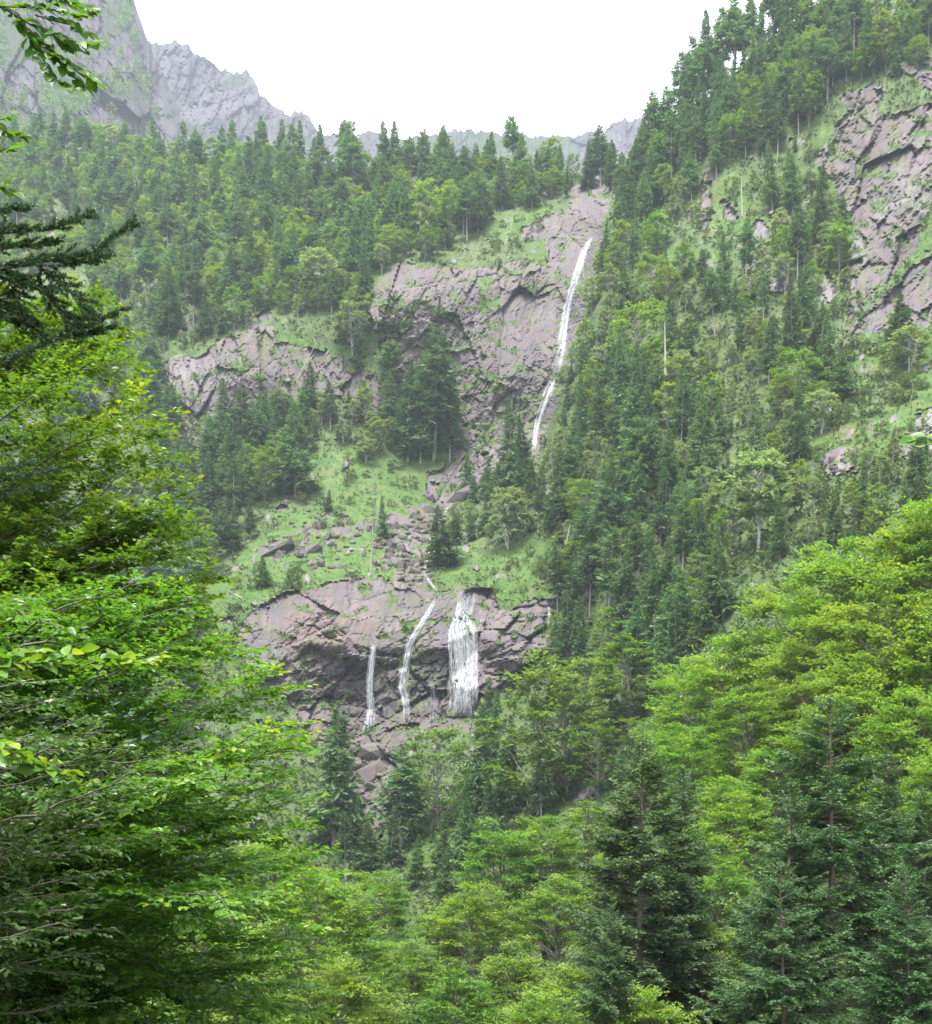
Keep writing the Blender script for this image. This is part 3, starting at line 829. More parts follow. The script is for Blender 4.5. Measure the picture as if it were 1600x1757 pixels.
def fir_tree(seed, H, Rm, bare, nb, twigs, mat, bark, ragged=0.3, near=False, power=0.8, tonebase=0.30):
    """Trunk and crown of a silver fir: whorled boughs that carry flat sprays, shorter towards the top."""
    rng = np.random.default_rng(seed)
    path = trunk_path(rng, H, H * 0.008)
    tb = Tubes()
    r0 = 0.0135 * H
    tb.add(path, r0 * np.clip(1.04 - path[:, 2] / H, 0.03, 1.1) ** 0.85, 9 if near else 6)
    K = Kites()
    f = (np.arange(nb) + rng.uniform(0, 1, nb)) / nb
    t = f ** 0.92                                            # 0 lowest bough, 1 the tip
    zz = H * (bare + (0.985 - bare) * t)
    az = rng.uniform(0, 2 * math.pi, nb)
    prof = (1 - t) ** power * np.clip(0.45 + t * 4.0, 0, 1) * (1 - 0.12 * t)
    L = Rm * prof * rng.uniform(0.62, 1.15, nb) + 0.012 * H
    sector = fbm(np.cos(az) * 1.4 + 5 + t * 5, np.sin(az) * 1.4 + 5 + t * 3, 3, seed)
    keep = sector > 0.26 + 0.30 * ragged * rng.uniform(0.4, 1, nb)
    L = L * np.clip(0.55 + 1.0 * sector, 0.4, 1.25)
    el = np.interp(t, [0, 0.35, 0.75, 1], [-0.36, -0.12, 0.22, 0.8]) + rng.normal(0, 0.12, nb)
    btone = np.clip(rng.normal(tonebase, 0.20, nb), 0.0, 0.8)
    for k in np.nonzero(keep)[0]:
        d = np.array([math.cos(az[k]), math.sin(az[k]), 0.0])
        side = np.array([-d[1], d[0], 0.0])
        o = at_height(path, zz[k])
        curve = 0.20 if t[k] < 0.7 else 0.05
        def at(s, k=k, d=d, o=o, curve=curve):
            s = np.asarray(s)
            return o + d * (L[k] * s)[..., None] + np.array([0, 0, 1.0]) * (L[k] * (math.tan(el[k]) * s + curve * s * s))[..., None]
        if near:
            s = np.linspace(0, 1, 5)
            tb.add(at(s), r0 * 0.16 * (1.05 - s) * (0.4 + L[k] / Rm), 4)
            n = max(6, int(L[k] / 0.115))
            s = np.linspace(0.16, 0.99, n)
            sg = np.where(np.arange(n) % 2 == 0, 1.0, -1.0)
            tl = np.clip(0.42 * L[k] * (1.05 - s) ** 0.75 * np.clip(s * 3.2, 0.2, 1) * rng.uniform(0.6, 1.2, n), 0.15, 2.4)
            fwd = rng.uniform(0.5, 0.95, n)
            td = unit(d[None] * fwd[:, None] + side[None] * sg[:, None] + np.array([0, 0, 1.0])[None] * rng.normal(math.tan(el[k]) * 0.55 - 0.16, 0.24, n)[:, None])
            tp = at(s)
            for j in range(n):
                m = max(3, int(tl[j] / 0.08))
                q = np.linspace(0.05, 1, m)
                g = np.where(np.arange(m) % 2 == 0, 1.0, -1.0)
                sd = unit(np.cross(td[j], np.array([0, 0, 1.0])))
                pos = tp[j] + td[j] * (tl[j] * q)[:, None] + np.array([0, 0, -0.10]) * (tl[j] * q * q)[:, None]
                ln = 0.42 * np.clip(1.15 - q * 0.55, 0.3, 1) * rng.uniform(0.7, 1.25, m) * min(1.0, 0.5 + tl[j])
                u = unit(td[j] * rng.uniform(0.5, 1.1, m)[:, None] + sd * (g * rng.uniform(0.5, 1, m))[:, None] + np.array([0, 0, 1.0]) * rng.normal(0.16, 0.26, m)[:, None]) * ln[:, None]
                up = np.array([0, 0, 1.0]) + rng.normal(0, 0.55, (m, 3))
                v = unit(np.cross(u, up)) * (0.058 * rng.uniform(0.8, 1.5, m))[:, None]
                tn = np.clip(btone[k] + 0.22 * (q > 0.72) + rng.normal(0, 0.10, m), 0, 1)
                K.add(pos, u, v, tn, 0.02)
        else:
            n = twigs
            s = np.linspace(0.12, 0.96, n) + rng.uniform(-0.04, 0.04, n)
            sg = np.where(np.arange(n) % 2 == 0, 1.0, -1.0)
            tl = L[k] * (0.52 - 0.30 * s) * rng.uniform(0.7, 1.3, n) + 0.012 * H
            u = unit(d[None] * rng.uniform(0.5, 1.0, n)[:, None] + side[None] * (sg * rng.uniform(0.5, 1.0, n))[:, None] + np.array([0, 0, 1.0])[None] * rng.normal(math.tan(el[k]) * 0.5 - 0.18, 0.32, n)[:, None]) * tl[:, None]
            up = np.array([0, 0, 1.0]) + rng.normal(0, 0.6, (n, 3))
            v = unit(np.cross(u, up)) * (tl * rng.uniform(0.10, 0.20, n))[:, None]
            K.add(at(s), u, v, np.clip(btone[k] + rng.normal(0, 0.10, n), 0, 1), 0.06 * tl)
            K.add(at(np.array([0.72])), d[None] * L[k] * 0.34 + np.array([[0, 0, L[k] * 0.34 * (math.tan(el[k]) + curve)]]), side[None] * L[k] * 0.07, btone[k] + 0.1)
    # dead stubs along the bare stem
    ns = 26 if near else 9
    for z in rng.uniform(0.05 * H, H * (bare + 0.10), ns):
        a = rng.uniform(0, 6.28)
        ln = rng.uniform(0.3, 0.9) * Rm * 0.45
        s = np.linspace(0, 1, 4)
        o = at_height(path, z)
        tb.add(o + np.stack([math.cos(a) * ln * s, math.sin(a) * ln * s, ln * (rng.uniform(-0.35, 0.1) * s + 0.12 * s * s)], -1), 0.006 * H * 0.25 * (1.1 - s), 3)
    top = at_height(path, np.array([H * 0.955]))
    K.add(np.repeat(top, 3, 0), np.stack([np.array([x, y, 0.05 * H]) for x, y in ((0.01 * H, 0), (-0.008 * H, 0.006 * H), (0, -0.01 * H))]), np.array([[0.006 * H, 0, 0], [0, 0.006 * H, 0], [0.004 * H, 0.004 * H, 0]]), 0.5)
    return tb.mesh('fir_trunk', bark), K.mesh('fir_crown', mat)

def leafy_tree(seed, H, Rm, low, tips, sprays, blades, blade, mat, bark, flat=0.55, near=False, stems=1, tonebase=0.42, lean=0.0, spread=1.0, airy=0.0):
    """Trunk with limbs, and a crown of leaf sprays set in layers at the ends of the limbs."""
    rng = np.random.default_rng(seed)
    tb, K = Tubes(), Kites()
    cz, rz = H * (low + 1) / 2, H * (1 - low) / 2
    paths = []
    for sidx in range(stems):
        p = trunk_path(rng, H * 0.80, H * 0.025)
        if stems > 1:
            a = rng.uniform(0, 6.28)
            p[:, :2] += np.outer(np.clip(p[:, 2], 0, None) / H, [math.cos(a) * Rm * 0.6, math.sin(a) * Rm * 0.6])
        r0 = 0.013 * H / math.sqrt(stems)
        tb.add(p, r0 * np.clip(1.05 - p[:, 2] / (H * 0.82), 0.08, 1.2) ** 0.8, 8 if near else 5)
        paths.append(p)
    k = np.arange(tips) + rng.uniform(0, 0.9, tips)
    cosv = 1 - 2 * (k / tips)
    cosv = np.sign(cosv) * np.abs(cosv) ** 0.9
    ph = k * 2.39996 + rng.uniform(-0.4, 0.4, tips)
    rad = rng.uniform(0.55, 1.0, tips) ** 0.6 * (0.78 + 0.44 * fbm(np.cos(ph) * 1.3 + 4, cosv * 1.6 + 4, 3, seed))
    sv = np.sqrt(np.clip(1 - cosv ** 2, 0.02, 1))
    # an egg shape, widest below the middle
    egg = np.where(cosv > 0, 1 - 0.22 * cosv, 1.0) * spread
    T = np.stack([np.cos(ph) * sv * Rm * rad * egg, np.sin(ph) * sv * Rm * rad * egg, cz + cosv * rz * rad], -1)
    T[:, 0] += lean * (T[:, 2] / H) * Rm
    for i in range(tips):
        p = paths[i % stems]
        zb = min(H * 0.78, max(H * low * 0.7, T[i, 2] - rng.uniform(0.12, 0.3) * H))
        o = at_height(p, zb)
        s = np.linspace(0, 1, 6)
        c = o + (T[i] - o) * s[:, None] + np.array([0, 0, 1.0]) * (0.10 * np.linalg.norm(T[i] - o) * (s - s * s))[:, None]
        c[1:-1] += rng.normal(0, 0.012 * H, (4, 3))
        tb.add(c, 0.0042 * H * (1.12 - s) ** 0.9, 4 if near else 3)
        out = unit(np.array([T[i, 0] - o[0] * 0.5, T[i, 1], 0.001 + 0.25 * Rm * cosv[i]]))
        a0 = math.atan2(out[1], out[0])
        ct = np.clip(rng.normal(tonebase + 0.08 * cosv[i], 0.10), 0.05, 0.8)
        lay = Rm * 0.42 * (0.8 + 0.4 * rng.random())
        n = sprays
        aa = a0 + rng.normal(0, 0.75, n)
        d = np.stack([np.cos(aa), np.sin(aa), rng.normal(0.14 + 0.45 * max(0, cosv[i]), 0.20, n)], -1)
        d = unit(d)
        org = T[i] + np.stack([np.cos(aa) * 1, np.sin(aa) * 1, 0 * aa], -1) * (rng.uniform(-0.55, 0.35, n) * lay)[:, None] + rng.normal(0, 1, (n, 3)) * np.array([0.22, 0.22, 0.22 * flat]) * lay
        ln = lay * rng.uniform(0.5, 1.05, n) * 0.8
        st = np.clip(ct + rng.normal(0, 0.17, n), 0, 0.9)
        m = blades
        s = (np.arange(m)[None] + rng.uniform(0, 1, (n, m))) / m
        sg = np.where(np.arange(m) % 2 == 0, 1.0, -1.0)[None] * np.ones((n, 1))
        side = unit(np.cross(d, np.array([0, 0, 1.0])))
        roll = rng.normal(0, 0.26 + airy, n)
        side = unit(side * np.cos(roll)[:, None] + np.array([0, 0, 1.0]) * np.sin(roll)[:, None])
        wid = ln[:, None] * 0.34 * np.sin(np.clip(s, 0.04, 1) * 2.6 + 0.3) * rng.uniform(0.2, 1.0, (n, m))
        pos = org[:, None] + d[:, None] * (ln[:, None] * s)[..., None] + side[:, None] * (sg * wid)[..., None]
        pos[..., 2] -= ln[:, None] * (0.16 * s ** 2 + 0.5 * (wid / ln[:, None]) ** 2)
        pos += rng.normal(0, 0.05 * lay * (0.4 + airy), pos.shape)
        u = unit(d[:, None] * 0.8 + side[:, None] * (sg * rng.uniform(0.2, 0.9, (n, m)))[..., None] + rng.normal(0, 0.30 + 0.5 * airy, (n, m, 3)) + np.array([0, 0, -0.10]))
        bl = blade * rng.uniform(0.7, 1.35, (n, m))
        up = np.array([0, 0, 1.0]) + rng.normal(0, 0.28 + 0.7 * airy, (n, m, 3))
        v = unit(np.cross(u, up)) * (bl * 0.30)[..., None]
        tn = np.clip(st[:, None] + 0.20 * (s > 0.78) + rng.normal(0, 0.08, (n, m)), 0, 1)
        K.add(pos.reshape(-1, 3), (u * bl[..., None]).reshape(-1, 3), v.reshape(-1, 3), tn.ravel(), 0.05 * blade)
    return tb.mesh('broadleaf_trunk', bark), K.mesh('broadleaf_crown', mat)

LIB = {}
LIB['fir'] = [fir_tree(1000 + i, 25, rm, bare, nb, 12, M_FIR, M_FIRBARK, rg, False, pw, tb_) for i, (rm, bare, nb, rg, pw, tb_) in enumerate(
    [(5.4, .12, 230, .20, .80, .30), (5.0, .26, 200, .45, .62, .30), (4.5, .38, 170, .6, .50, .34), (5.8, .05, 250, .12, .92, .26), (4.6, .30, 180, .75, .60, .36), (4.0, .18, 210, .45, .72, .32), (5.0, .46, 160, .45, .45, .30), (6.6, .06, 260, .25, .88, .28)])]
LIB['young_fir'] = [fir_tree(1100 + i, 25, rm, .05, nb, 12, M_FIRYOUNG, M_FIRBARK, .15, False, .88, .40) for i, (rm, nb) in enumerate([(6.6, 240), (7.4, 250), (5.8, 220)])]
LIB['beech'] = [leafy_tree(1200 + i, 20, rm, lo, 56, 8, 10, .62, M_BEECH, M_BEECHBARK, .5, tonebase=tb_) for i, (rm, lo, tb_) in enumerate([(5.4, .12, .42), (6.0, .06, .50), (5.0, .18, .36), (4.2, .14, .55), (5.8, .05, .40)])]
LIB['birch'] = [leafy_tree(1300 + i, 16, rm, lo, 46, 8, 11, .60, M_BIRCH, M_PALEBARK, .9, stems=st, tonebase=tb_, airy=.35) for i, (rm, lo, st, tb_) in enumerate([(3.6, .28, 1, .45), (4.2, .30, 2, .5), (3.0, .25, 1, .6), (4.4, .20, 3, .4)])]
LIB['bush'] = [leafy_tree(1400 + i, 5, rm, .04, 20, 7, 8, .40, M_BUSH, M_BEECHBARK, .8, stems=3, tonebase=tb_, airy=.3) for i, (rm, tb_) in enumerate([(2.6, .5), (2.2, .4), (3.0, .6)])]
LIB['near_beech'] = [leafy_tree(1500 + i, 22, rm, lo, tips, 15, 22, .35, M_BEECHNEAR, M_BEECHBARK, .38, near=True, tonebase=tb_) for i, (rm, lo, tips, tb_) in enumerate([(6.8, .02, 105, .46), (6.0, .02, 96, .42), (7.4, .04, 110, .50)])]
LIB['near_fir'] = [fir_tree(1600 + i, 27, rm, bare, nb, 0, M_FIRNEAR, M_FIRBARK_NEAR, rg, True, pw, .34) for i, (rm, bare, nb, rg, pw) in enumerate([(7.6, .12, 260, .25, .74), (6.6, .34, 200, .80, .68), (7.8, .04, 270, .2, .82)])]
BASE_H = dict(fir=25, young_fir=25, beech=20, birch=16, bush=5, near_beech=22, near_fir=27)
# ------------------------------------------------------------------ where the trees stand
WORD = ['first', 'second', 'third', 'fourth', 'fifth', 'sixth', 'seventh', 'eighth', 'ninth', 'tenth', 'eleventh', 'twelfth']
LANDMARKS = [('the upper waterfall', 985, 500), ('the lip of the upper waterfall', 1018, 405), ('the grey rock knob', 1010, 345), ('the foot of the upper waterfall', 930, 690),
 ('the slanting cliff slab', 880, 590), ('the dark cliff buttress', 690, 510), ('the long pinkish cliff band', 430, 640), ('the bright green meadow', 620, 820), ('the boulder chute', 710, 930),
 ('the lower waterfall', 795, 1130), ('the overhang of the lower cliff', 590, 1110), ('the corner of the lower cliff', 930, 1090), ('the wide rugged cliff', 1530, 330), ('the jutting block', 1475, 165),
 ('the pale scree patch', 1440, 800), ('the standing dead trunk', 1142, 600), ('the twin bare stems', 1105, 800), ('the grassy gap under the wide cliff', 1480, 690), ('the far rocky peak', 120, 180),
 ('the distant jagged ridge', 450, 190), ('the saddle of the far ridge', 870, 240), ('the red rock gully', 1215, 330), ('the big pale birch', 1300, 850), ('the boulder under the falls', 650, 1280), ('the grassy ledge beside the lower falls', 890, 985), ('the bright yellowish beech', 1370, 650)]
TREES = []
def tree(kind, px, base, top=None, h=None, d=None, var=None, label=None, lean=0.0, wide=1.0, must=False):
    if d is None:
        d = float(sheet(px, base))
        z = (HORIZON - base) / FPX * d
    else:
        x = (px - 800) / FPX * d
        z = max(float(near_z(np.array([x]), np.array([d]))[0]), -18)
        base = HORIZON - z / d * FPX
    if h is None:
        h = (base - top) / FPX * d
    top = base - h * FPX / d
    TREES.append(dict(kind=kind, px=px, base=base, top=top, h=h, d=d, z=z, var=var, label=label, lean=lean, wide=wide, must=must))

# crest of the forest against the sky and the far ridge
for px, base, top, v, lab in [
 (552,325,210,3,'dark pointed fir on the skyline beside the end of the jagged ridge'),(607,340,206,1,'tallest fir on the skyline with a ragged spire over the middle forest'),
 (660,330,212,5,'narrow dark fir, one half of a close pair against the sky'),(681,328,206,3,'dense dark fir, taller of a close pair against the sky'),
 (722,330,216,4,'thin ragged fir on the skyline between the pair and the saddle'),(750,335,211,7,'broad fir with a flat tip on the skyline where the saddle begins'),
 (705,330,238,2,'small thin fir on the skyline beside the close pair'),(800,330,248,2,'slim fir standing in front of the saddle of the far ridge'),
 (846,335,228,3,'dark cone shaped fir in front of the middle of the saddle'),(893,330,230,7,'stocky dark fir in front of the saddle near its low point'),
 (925,328,252,5,'short fir in front of the low point of the saddle'),(960,325,246,0,'bushy small fir above the grassy slope left of the knob'),
 (1031,320,211,1,'tall fir rising from the top of the grey rock knob'),(1052,325,235,0,'dense fir on the knob beside its tallest tree'),
 (1082,330,230,3,'dark fir beyond the knob where the flank begins'),(457,335,244,4,'grey ragged fir on the crest below the jagged ridge'),(482,330,252,2,'thin fir with bare stem on the crest below the jagged ridge'),
 (503,330,254,3,'small dark fir on the crest below the end of the jagged ridge'),(397,300,224,0,'hazy lone fir before the grassy chute of the far peak'),
 (240,300,236,6,'hazy fir at the foot of the far peak'),(300,320,243,4,'tall hazy fir below the slabs of the far peak'),(175,300,228,3,'bluish fir in front of the far peak'),
 (145,305,240,0,'squat bluish fir in front of the far peak')]:
    tree('fir', px, base, top, var=v, label=lab, must=True)
# crest of the flank
for px, base, top, v, lab in [
 (1215,150,12,3,'tallest spire on the flank skyline, dark against white sky'),(1190,190,62,1,'ragged fir leaning out below the tallest spire on the flank'),(1165,220,95,4,'thin ragged fir on the flank skyline'),
 (1140,262,146,0,'dark fir on the lower flank skyline with layered boughs'),(1124,285,158,2,'slim dark fir at the low end of the flank skyline'),(1100,322,205,7,'broad fir on the flank just beyond the ridge notch'),
 (1242,130,8,4,'feathery fir beside the tallest spire'),(1262,112,-14,1,'open fir high on the flank skyline'),(1290,100,-20,0,'dark fir crossing the upper picture edge on the flank'),(1180,235,120,5,'young dark fir in the second row of the flank skyline')]:
    tree('fir', px, base, top, var=v, label=lab, must=True)
# single trees one can point to
for kind, px, base, top, v, w, lab in [
 ('fir',885,852,684,3,1.0,'big dark conical fir standing before the foot of the upper waterfall'),
 ('fir',905,850,712,0,0.9,'fir tucked behind the big conical fir by the waterfall foot'),
 ('fir',658,926,850,3,0.8,'small dark fir beside the bare snag among the boulders'),
 ('young_fir',452,1008,953,0,1.25,'lone young fir with skirts to the ground in the turf'),('young_fir',499,990,962,1,1.2,'smallest lone fir in the turf near the flat boulder'),
 ('fir',563,880,838,0,1.0,'small fir alone below the meadow'),('fir',762,972,866,7,1.15,'dense dark fir at the edge of the boulder chute'),('fir',785,965,880,2,1.0,'bare stemmed fir just behind the dense one by the chute'),('fir',748,958,885,3,0.9,'dark fir leaning over the boulder chute'),
 ('fir',700,790,612,3,1.0,'tall dark fir below the dark buttress'),('fir',745,790,560,1,1.0,'tallest ragged fir in front of the gap between two cliffs'),('fir',772,790,640,5,1.0,'slim fir by the corner of the slanting slab'),('fir',722,795,650,0,1.0,'dense fir low in the gap between two cliffs'),
 ('fir',507,852,690,7,1.05,'broad dark fir at the upper edge of the meadow'),('fir',385,790,650,3,1.1,'dark fir in front of the pale end of the long cliff band'),('fir',420,800,652,0,1.0,'fir before the middle of the long cliff band'),('fir',404,830,690,3,1.0,'low dark fir below the long cliff band'),
 ('beech',455,858,768,1,1.3,'spreading yellow green beech at the corner of the meadow'),('fir',400,948,862,3,1.1,'dark fir at the near corner of the clearing, beside the hazy edge'),('fir',372,965,852,1,1.0,'ragged fir with bare stem beside the clearing'),('fir',345,1005,890,0,1.1,'fir half behind the big beech beside the clearing'),('fir',425,905,800,2,1.0,'thin fir under the beech at the meadow corner'),('fir',360,900,775,7,1.0,'broad hazy fir under the long cliff band end'),('fir',320,905,765,0,1.0,'hazy fir by the edge of the big beech'),('birch',872,942,838,1,1.3,'rounded pale grey green tree beside the chute firs'),('birch',628,795,752,3,1.4,'low round bush like tree on the upper meadow rim'),
 ('birch',655,470,418,0,1.1,'small pale tree on top of the dark buttress'),('birch',605,610,518,3,1.2,'pale round tree hugging the dark buttress'),('birch',548,520,430,1,1.2,'pale domed tree above the long cliff band'),('fir',618,640,560,3,1.0,'dark fir at the foot of the pale round tree'),
 ('beech',728,425,305,3,0.9,'bright slender beech among firs above the cliffs'),('beech',1100,640,512,1,1.2,'bright green beech beside the upper waterfall on the flank'),('beech',1372,690,592,1,1.35,'bright yellowish beech in the middle of the flank'),('beech',1345,720,640,0,1.2,'smaller yellowish beech at the side of the bright one'),
 ('fir',1100,905,718,6,1.0,'tall fir with a long bare grey stem, one of twin stems'),('fir',1110,905,725,2,0.9,'second of the twin bare grey stems'),('fir',1143,890,765,6,1.0,'slender fir with pale bare stem beside the twin stems'),
 ('birch',1302,945,772,0,1.25,'big pale birch with a light grey stem'),('birch',1245,925,826,1,1.2,'pale round birch with forked stems next to the big birch'),('birch',1352,900,800,2,1.2,'pale birch beside the scree patch'),('birch',1410,745,670,1,1.3,'pale yellowish tree in the grassy gap'),('birch',1360,745,680,2,1.2,'olive tinted tree at the side of the grassy gap'),
 ('young_fir',1145,1125,1003,2,0.95,'large pointed fir between the lower cliff and the bright beeches'),('young_fir',1217,1092,965,0,0.9,'dark broad fir above the bright beeches'),('young_fir',1463,948,876,0,0.85,'dark fir poking above the pale slope bushes'),
 ('fir',1008,1030,905,1,1.0,'tall fir at the edge of the ledge beside the lower falls'),('fir',1045,1060,900,4,1.0,'ragged fir with thin stem over the lower cliff corner'),('fir',960,905,770,0,1.0,'dense fir under the waterfall edge of the flank'),
 ('fir',1400,640,540,3,1.2,'dark fir leaning into the grassy gap under the wide cliff'),('fir',1545,600,500,3,1.4,'broad dark fir at the bottom of the wide cliff'),('birch',1560,640,560,1,1.4,'bushy pale tree under the broad dark fir'),('fir',1400,200,60,4,0.9,'thin fir with long bare stem above the jutting block'),
 ('birch',1340,440,360,2,1.0,'pale tree clinging below the red rock gully'),('beech',1520,120,20,3,1.0,'bright yellow beech high on the flank among bare stems'),('birch',1170,360,300,2,1.0,'pale small tree on the flank beside the red rock')]:
    tree(kind, px, base, top, var=v, wide=w, label=lab, must=True)
# the wood in the bottom of the valley, from the stream to the flank
for kind, px, base, top, v, w, lab in [
 ('fir',572,1462,1200,0,1.1,'dark fir in front of the cliff foot, nearest the big beech'),('fir',688,1462,1280,1,1.25,'dark fir with a pale bare stem below the boulder'),('young_fir',632,1500,1408,0,1.25,'low dark young fir at the stream'),
 ('young_fir',600,1480,1440,2,1.2,'little young fir beside the stream'),('beech',752,1420,1228,1,1.0,'green beech in front of the lower falls basin'),('young_fir',790,1400,1240,2,0.85,'slim young fir before the widest falling strand'),('young_fir',828,1400,1205,0,0.8,'pointed young fir at the edge of the widest strand'),
 ('young_fir',868,1400,1225,1,0.8,'full young fir below the lower cliff corner'),('young_fir',850,1330,1192,2,0.8,'young fir rising before the dark cliff corner'),('beech',925,1400,1130,4,1.1,'tall fresh green beech under the lower cliff corner'),('beech',975,1370,1150,0,1.0,'rounded green beech next to the tall fresh one'),
 ('beech',1080,1260,1085,3,1.3,'fresh green beech in front of the pointed large fir'),('fir',990,1348,1215,6,1.2,'small fir with a straight bare stem above the outcrop'),('fir',1020,1335,1230,2,1.1,'thin fir with bare stem in the dark stand'),('fir',1040,1330,1250,4,1.1,'thin ragged fir at the end of the dark stand'),
 ('fir',930,1430,1310,6,1.0,'thin bare stemmed fir below the green beeches'),('young_fir',800,1465,1335,1,0.85,'young fir in the middle of the valley wood'),('young_fir',760,1500,1390,0,0.9,'dark young fir above the bright lower beeches'),('young_fir',835,1480,1380,2,0.9,'slender young fir in the valley wood'),
 ('young_fir',885,1490,1370,0,0.8,'full young fir over the bright lower beeches'),('young_fir',715,1520,1430,2,1.1,'small fir behind the bright lower beeches'),('young_fir',765,1540,1450,0,1.0,'dark small fir amid the bright lower beeches'),('beech',1010,1290,1110,1,1.1,'green beech between the dark stand and the cliff corner'),('beech',1040,1240,1080,0,1.0,'green beech close under the rock edge')]:
    tree(kind, px, base, top, var=v, wide=w, label=lab, must=True)

sh = np.random.default_rng(5)
for poly, n in (([(440,905),(480,800),(560,775),(690,790),(730,850),(640,900),(470,960)], 42), ([(380,985),(480,975),(640,1000),(500,1010),(390,1060)], 12), ([(830,960),(950,935),(950,1025),(850,1035)], 12), ([(1430,600),(1600,560),(1600,760),(1440,790)], 60), ([(1200,320),(1300,300),(1320,460),(1150,470)], 40), ([(640,560),(740,520),(760,600),(680,600)], 8), ([(830,390),(950,360),(900,480),(830,470)], 22), ([(1400,200),(1440,225),(1440,400),(1400,420),(1380,300)], 18)):
    pa = np.array(poly, float)
    m = 0
    while m < n:
        x, y = sh.uniform(pa.min(0), pa.max(0))
        if inside(np.array([x]), np.array([y]), poly)[0]:
            tree('bush', float(x), float(y), h=sh.uniform(1.2, 4.0), wide=sh.uniform(0.8, 1.3), must=False)
            m += 1
# the rest of the forest, set down at random with the spacing and the mixture of each part of the slope
pr = np.random.default_rng(77)
ZONES = [  # polygon, spacing in metres, (share of fir, beech, birch, bush), height scale
 ([(-150,232),(300,268),(300,420),(-150,520)], 7.0, (.36,.58,.06,0), .95),
 ([(300,268),(560,295),(640,300),(640,470),(300,470)], 5.4, (.54,.36,.10,0), 1.0),
 ([(640,298),(1050,306),(970,350),(880,390),(760,440),(640,470)], 5.2, (.48,.38,.14,0), .95),
 ([(150,420),(640,470),(640,560),(470,540),(260,620),(150,620)], 6.2, (.40,.30,.30,0), .9),
 ([(180,620),(280,670),(340,760),(480,780),(470,860),(430,950),(340,1040),(250,1040)], 6.0, (.66,.14,.20,0), .95),
 ([(340,740),(560,690),(780,700),(780,800),(560,790),(480,840)], 6.5, (.62,.16,.22,0), .85),
 ([(1058,345),(1220,160),(1460,-40),(1600,-130),(1700,-130),(1700,110),(1440,150),(1380,260),(1180,300),(1060,480)], 5.6, (.64,.24,.12,0), .9),
 ([(1050,400),(1200,300),(1440,330),(1460,520),(1380,620),(1150,640),(960,650),(1020,470)], 6.9, (.42,.20,.33,.05), .84),
 ([(960,640),(1200,640),(1220,960),(960,940),(920,760)], 5.4, (.48,.20,.32,0), .85),
 ([(1180,620),(1420,600),(1420,780),(1220,960)], 6.0, (.22,.16,.48,.14), .70),
 ([(1220,760),(1420,780),(1770,760),(1770,930),(1350,960),(1200,1000)], 5.5, (.26,.12,.50,.12), .62),
 ([(1420,600),(1770,540),(1770,760),(1430,790)], 5.0, (.06,.05,.55,.34), .55),
 ([(950,960),(1220,960),(1250,1090),(1150,1190),(950,1190)], 5.0, (.60,.14,.26,0), .72),
 ([(820,1210),(960,1130),(1180,1130),(1180,1300),(1030,1370),(830,1420)], 5.6, (.50,.50,0,0), .72),
 ([(760,845),(960,860),(960,935),(800,935)], 6.0, (.70,.05,.25,0), .65),
 ([(640,1300),(860,1400),(860,1500),(560,1520),(560,1440)], 6.5, (.6,.4,0,0), .5),
]
# what has to stay open to view: the falls, the bare faces, the meadow and the boulder chute
OPEN = [[(1028,392),(1008,398),(985,460),(966,540),(950,640),(915,700),(912,770),(940,770),(975,640),(990,540),(1010,470),(1034,410)],
 [(640,500),(745,455),(770,480),(745,560),(640,560)],[(800,500),(940,470),(970,480),(950,640),(900,700),(830,650)],[(985,318),(1062,305),(1045,370),(985,380)],
 [(275,640),(460,560),(600,620),(600,670),(480,670),(330,730)],[(400,1100),(520,1015),(680,995),(840,1015),(940,1040),(935,1110),(830,1180),(820,1235),(740,1255),(690,1290),(690,1340),(620,1330),(590,1290),(480,1180)],
 [(470,950),(600,880),(620,830),(720,810),(735,990),(560,1000)],[(1430,240),(1600,195),(1600,330),(1550,430),(1490,480),(1450,340)],[(600,1240),(690,1250),(690,1370),(610,1350)],
 [(1200,310),(1235,310),(1220,380),(1200,380)],[(1415,775),(1465,775),(1465,820),(1415,820)],[(1450,665),(1600,640),(1600,740),(1480,740)]]
def blocks(x, base, h, d, kd):
    hp = h * FPX / d
    hw = (0.16 if kd == 'fir' else 0.26) * hp
    fs = np.array([0.15, 0.35, 0.55, 0.75, 0.95])
    xs = np.r_[x + 0 * fs, x - hw * (fs if kd == 'fir' else 0.8 + 0 * fs), x + hw * (fs if kd == 'fir' else 0.8 + 0 * fs)]
    ys = np.tile(base - hp + hp * fs, 3)
    n = 0
    for poly in OPEN:
        n += inside(xs, ys, poly).sum()
    return n
placed = [(t['px'], t['base'], t['d']) for t in TREES]
pp = np.array([(a, b) for a, b, _ in placed])
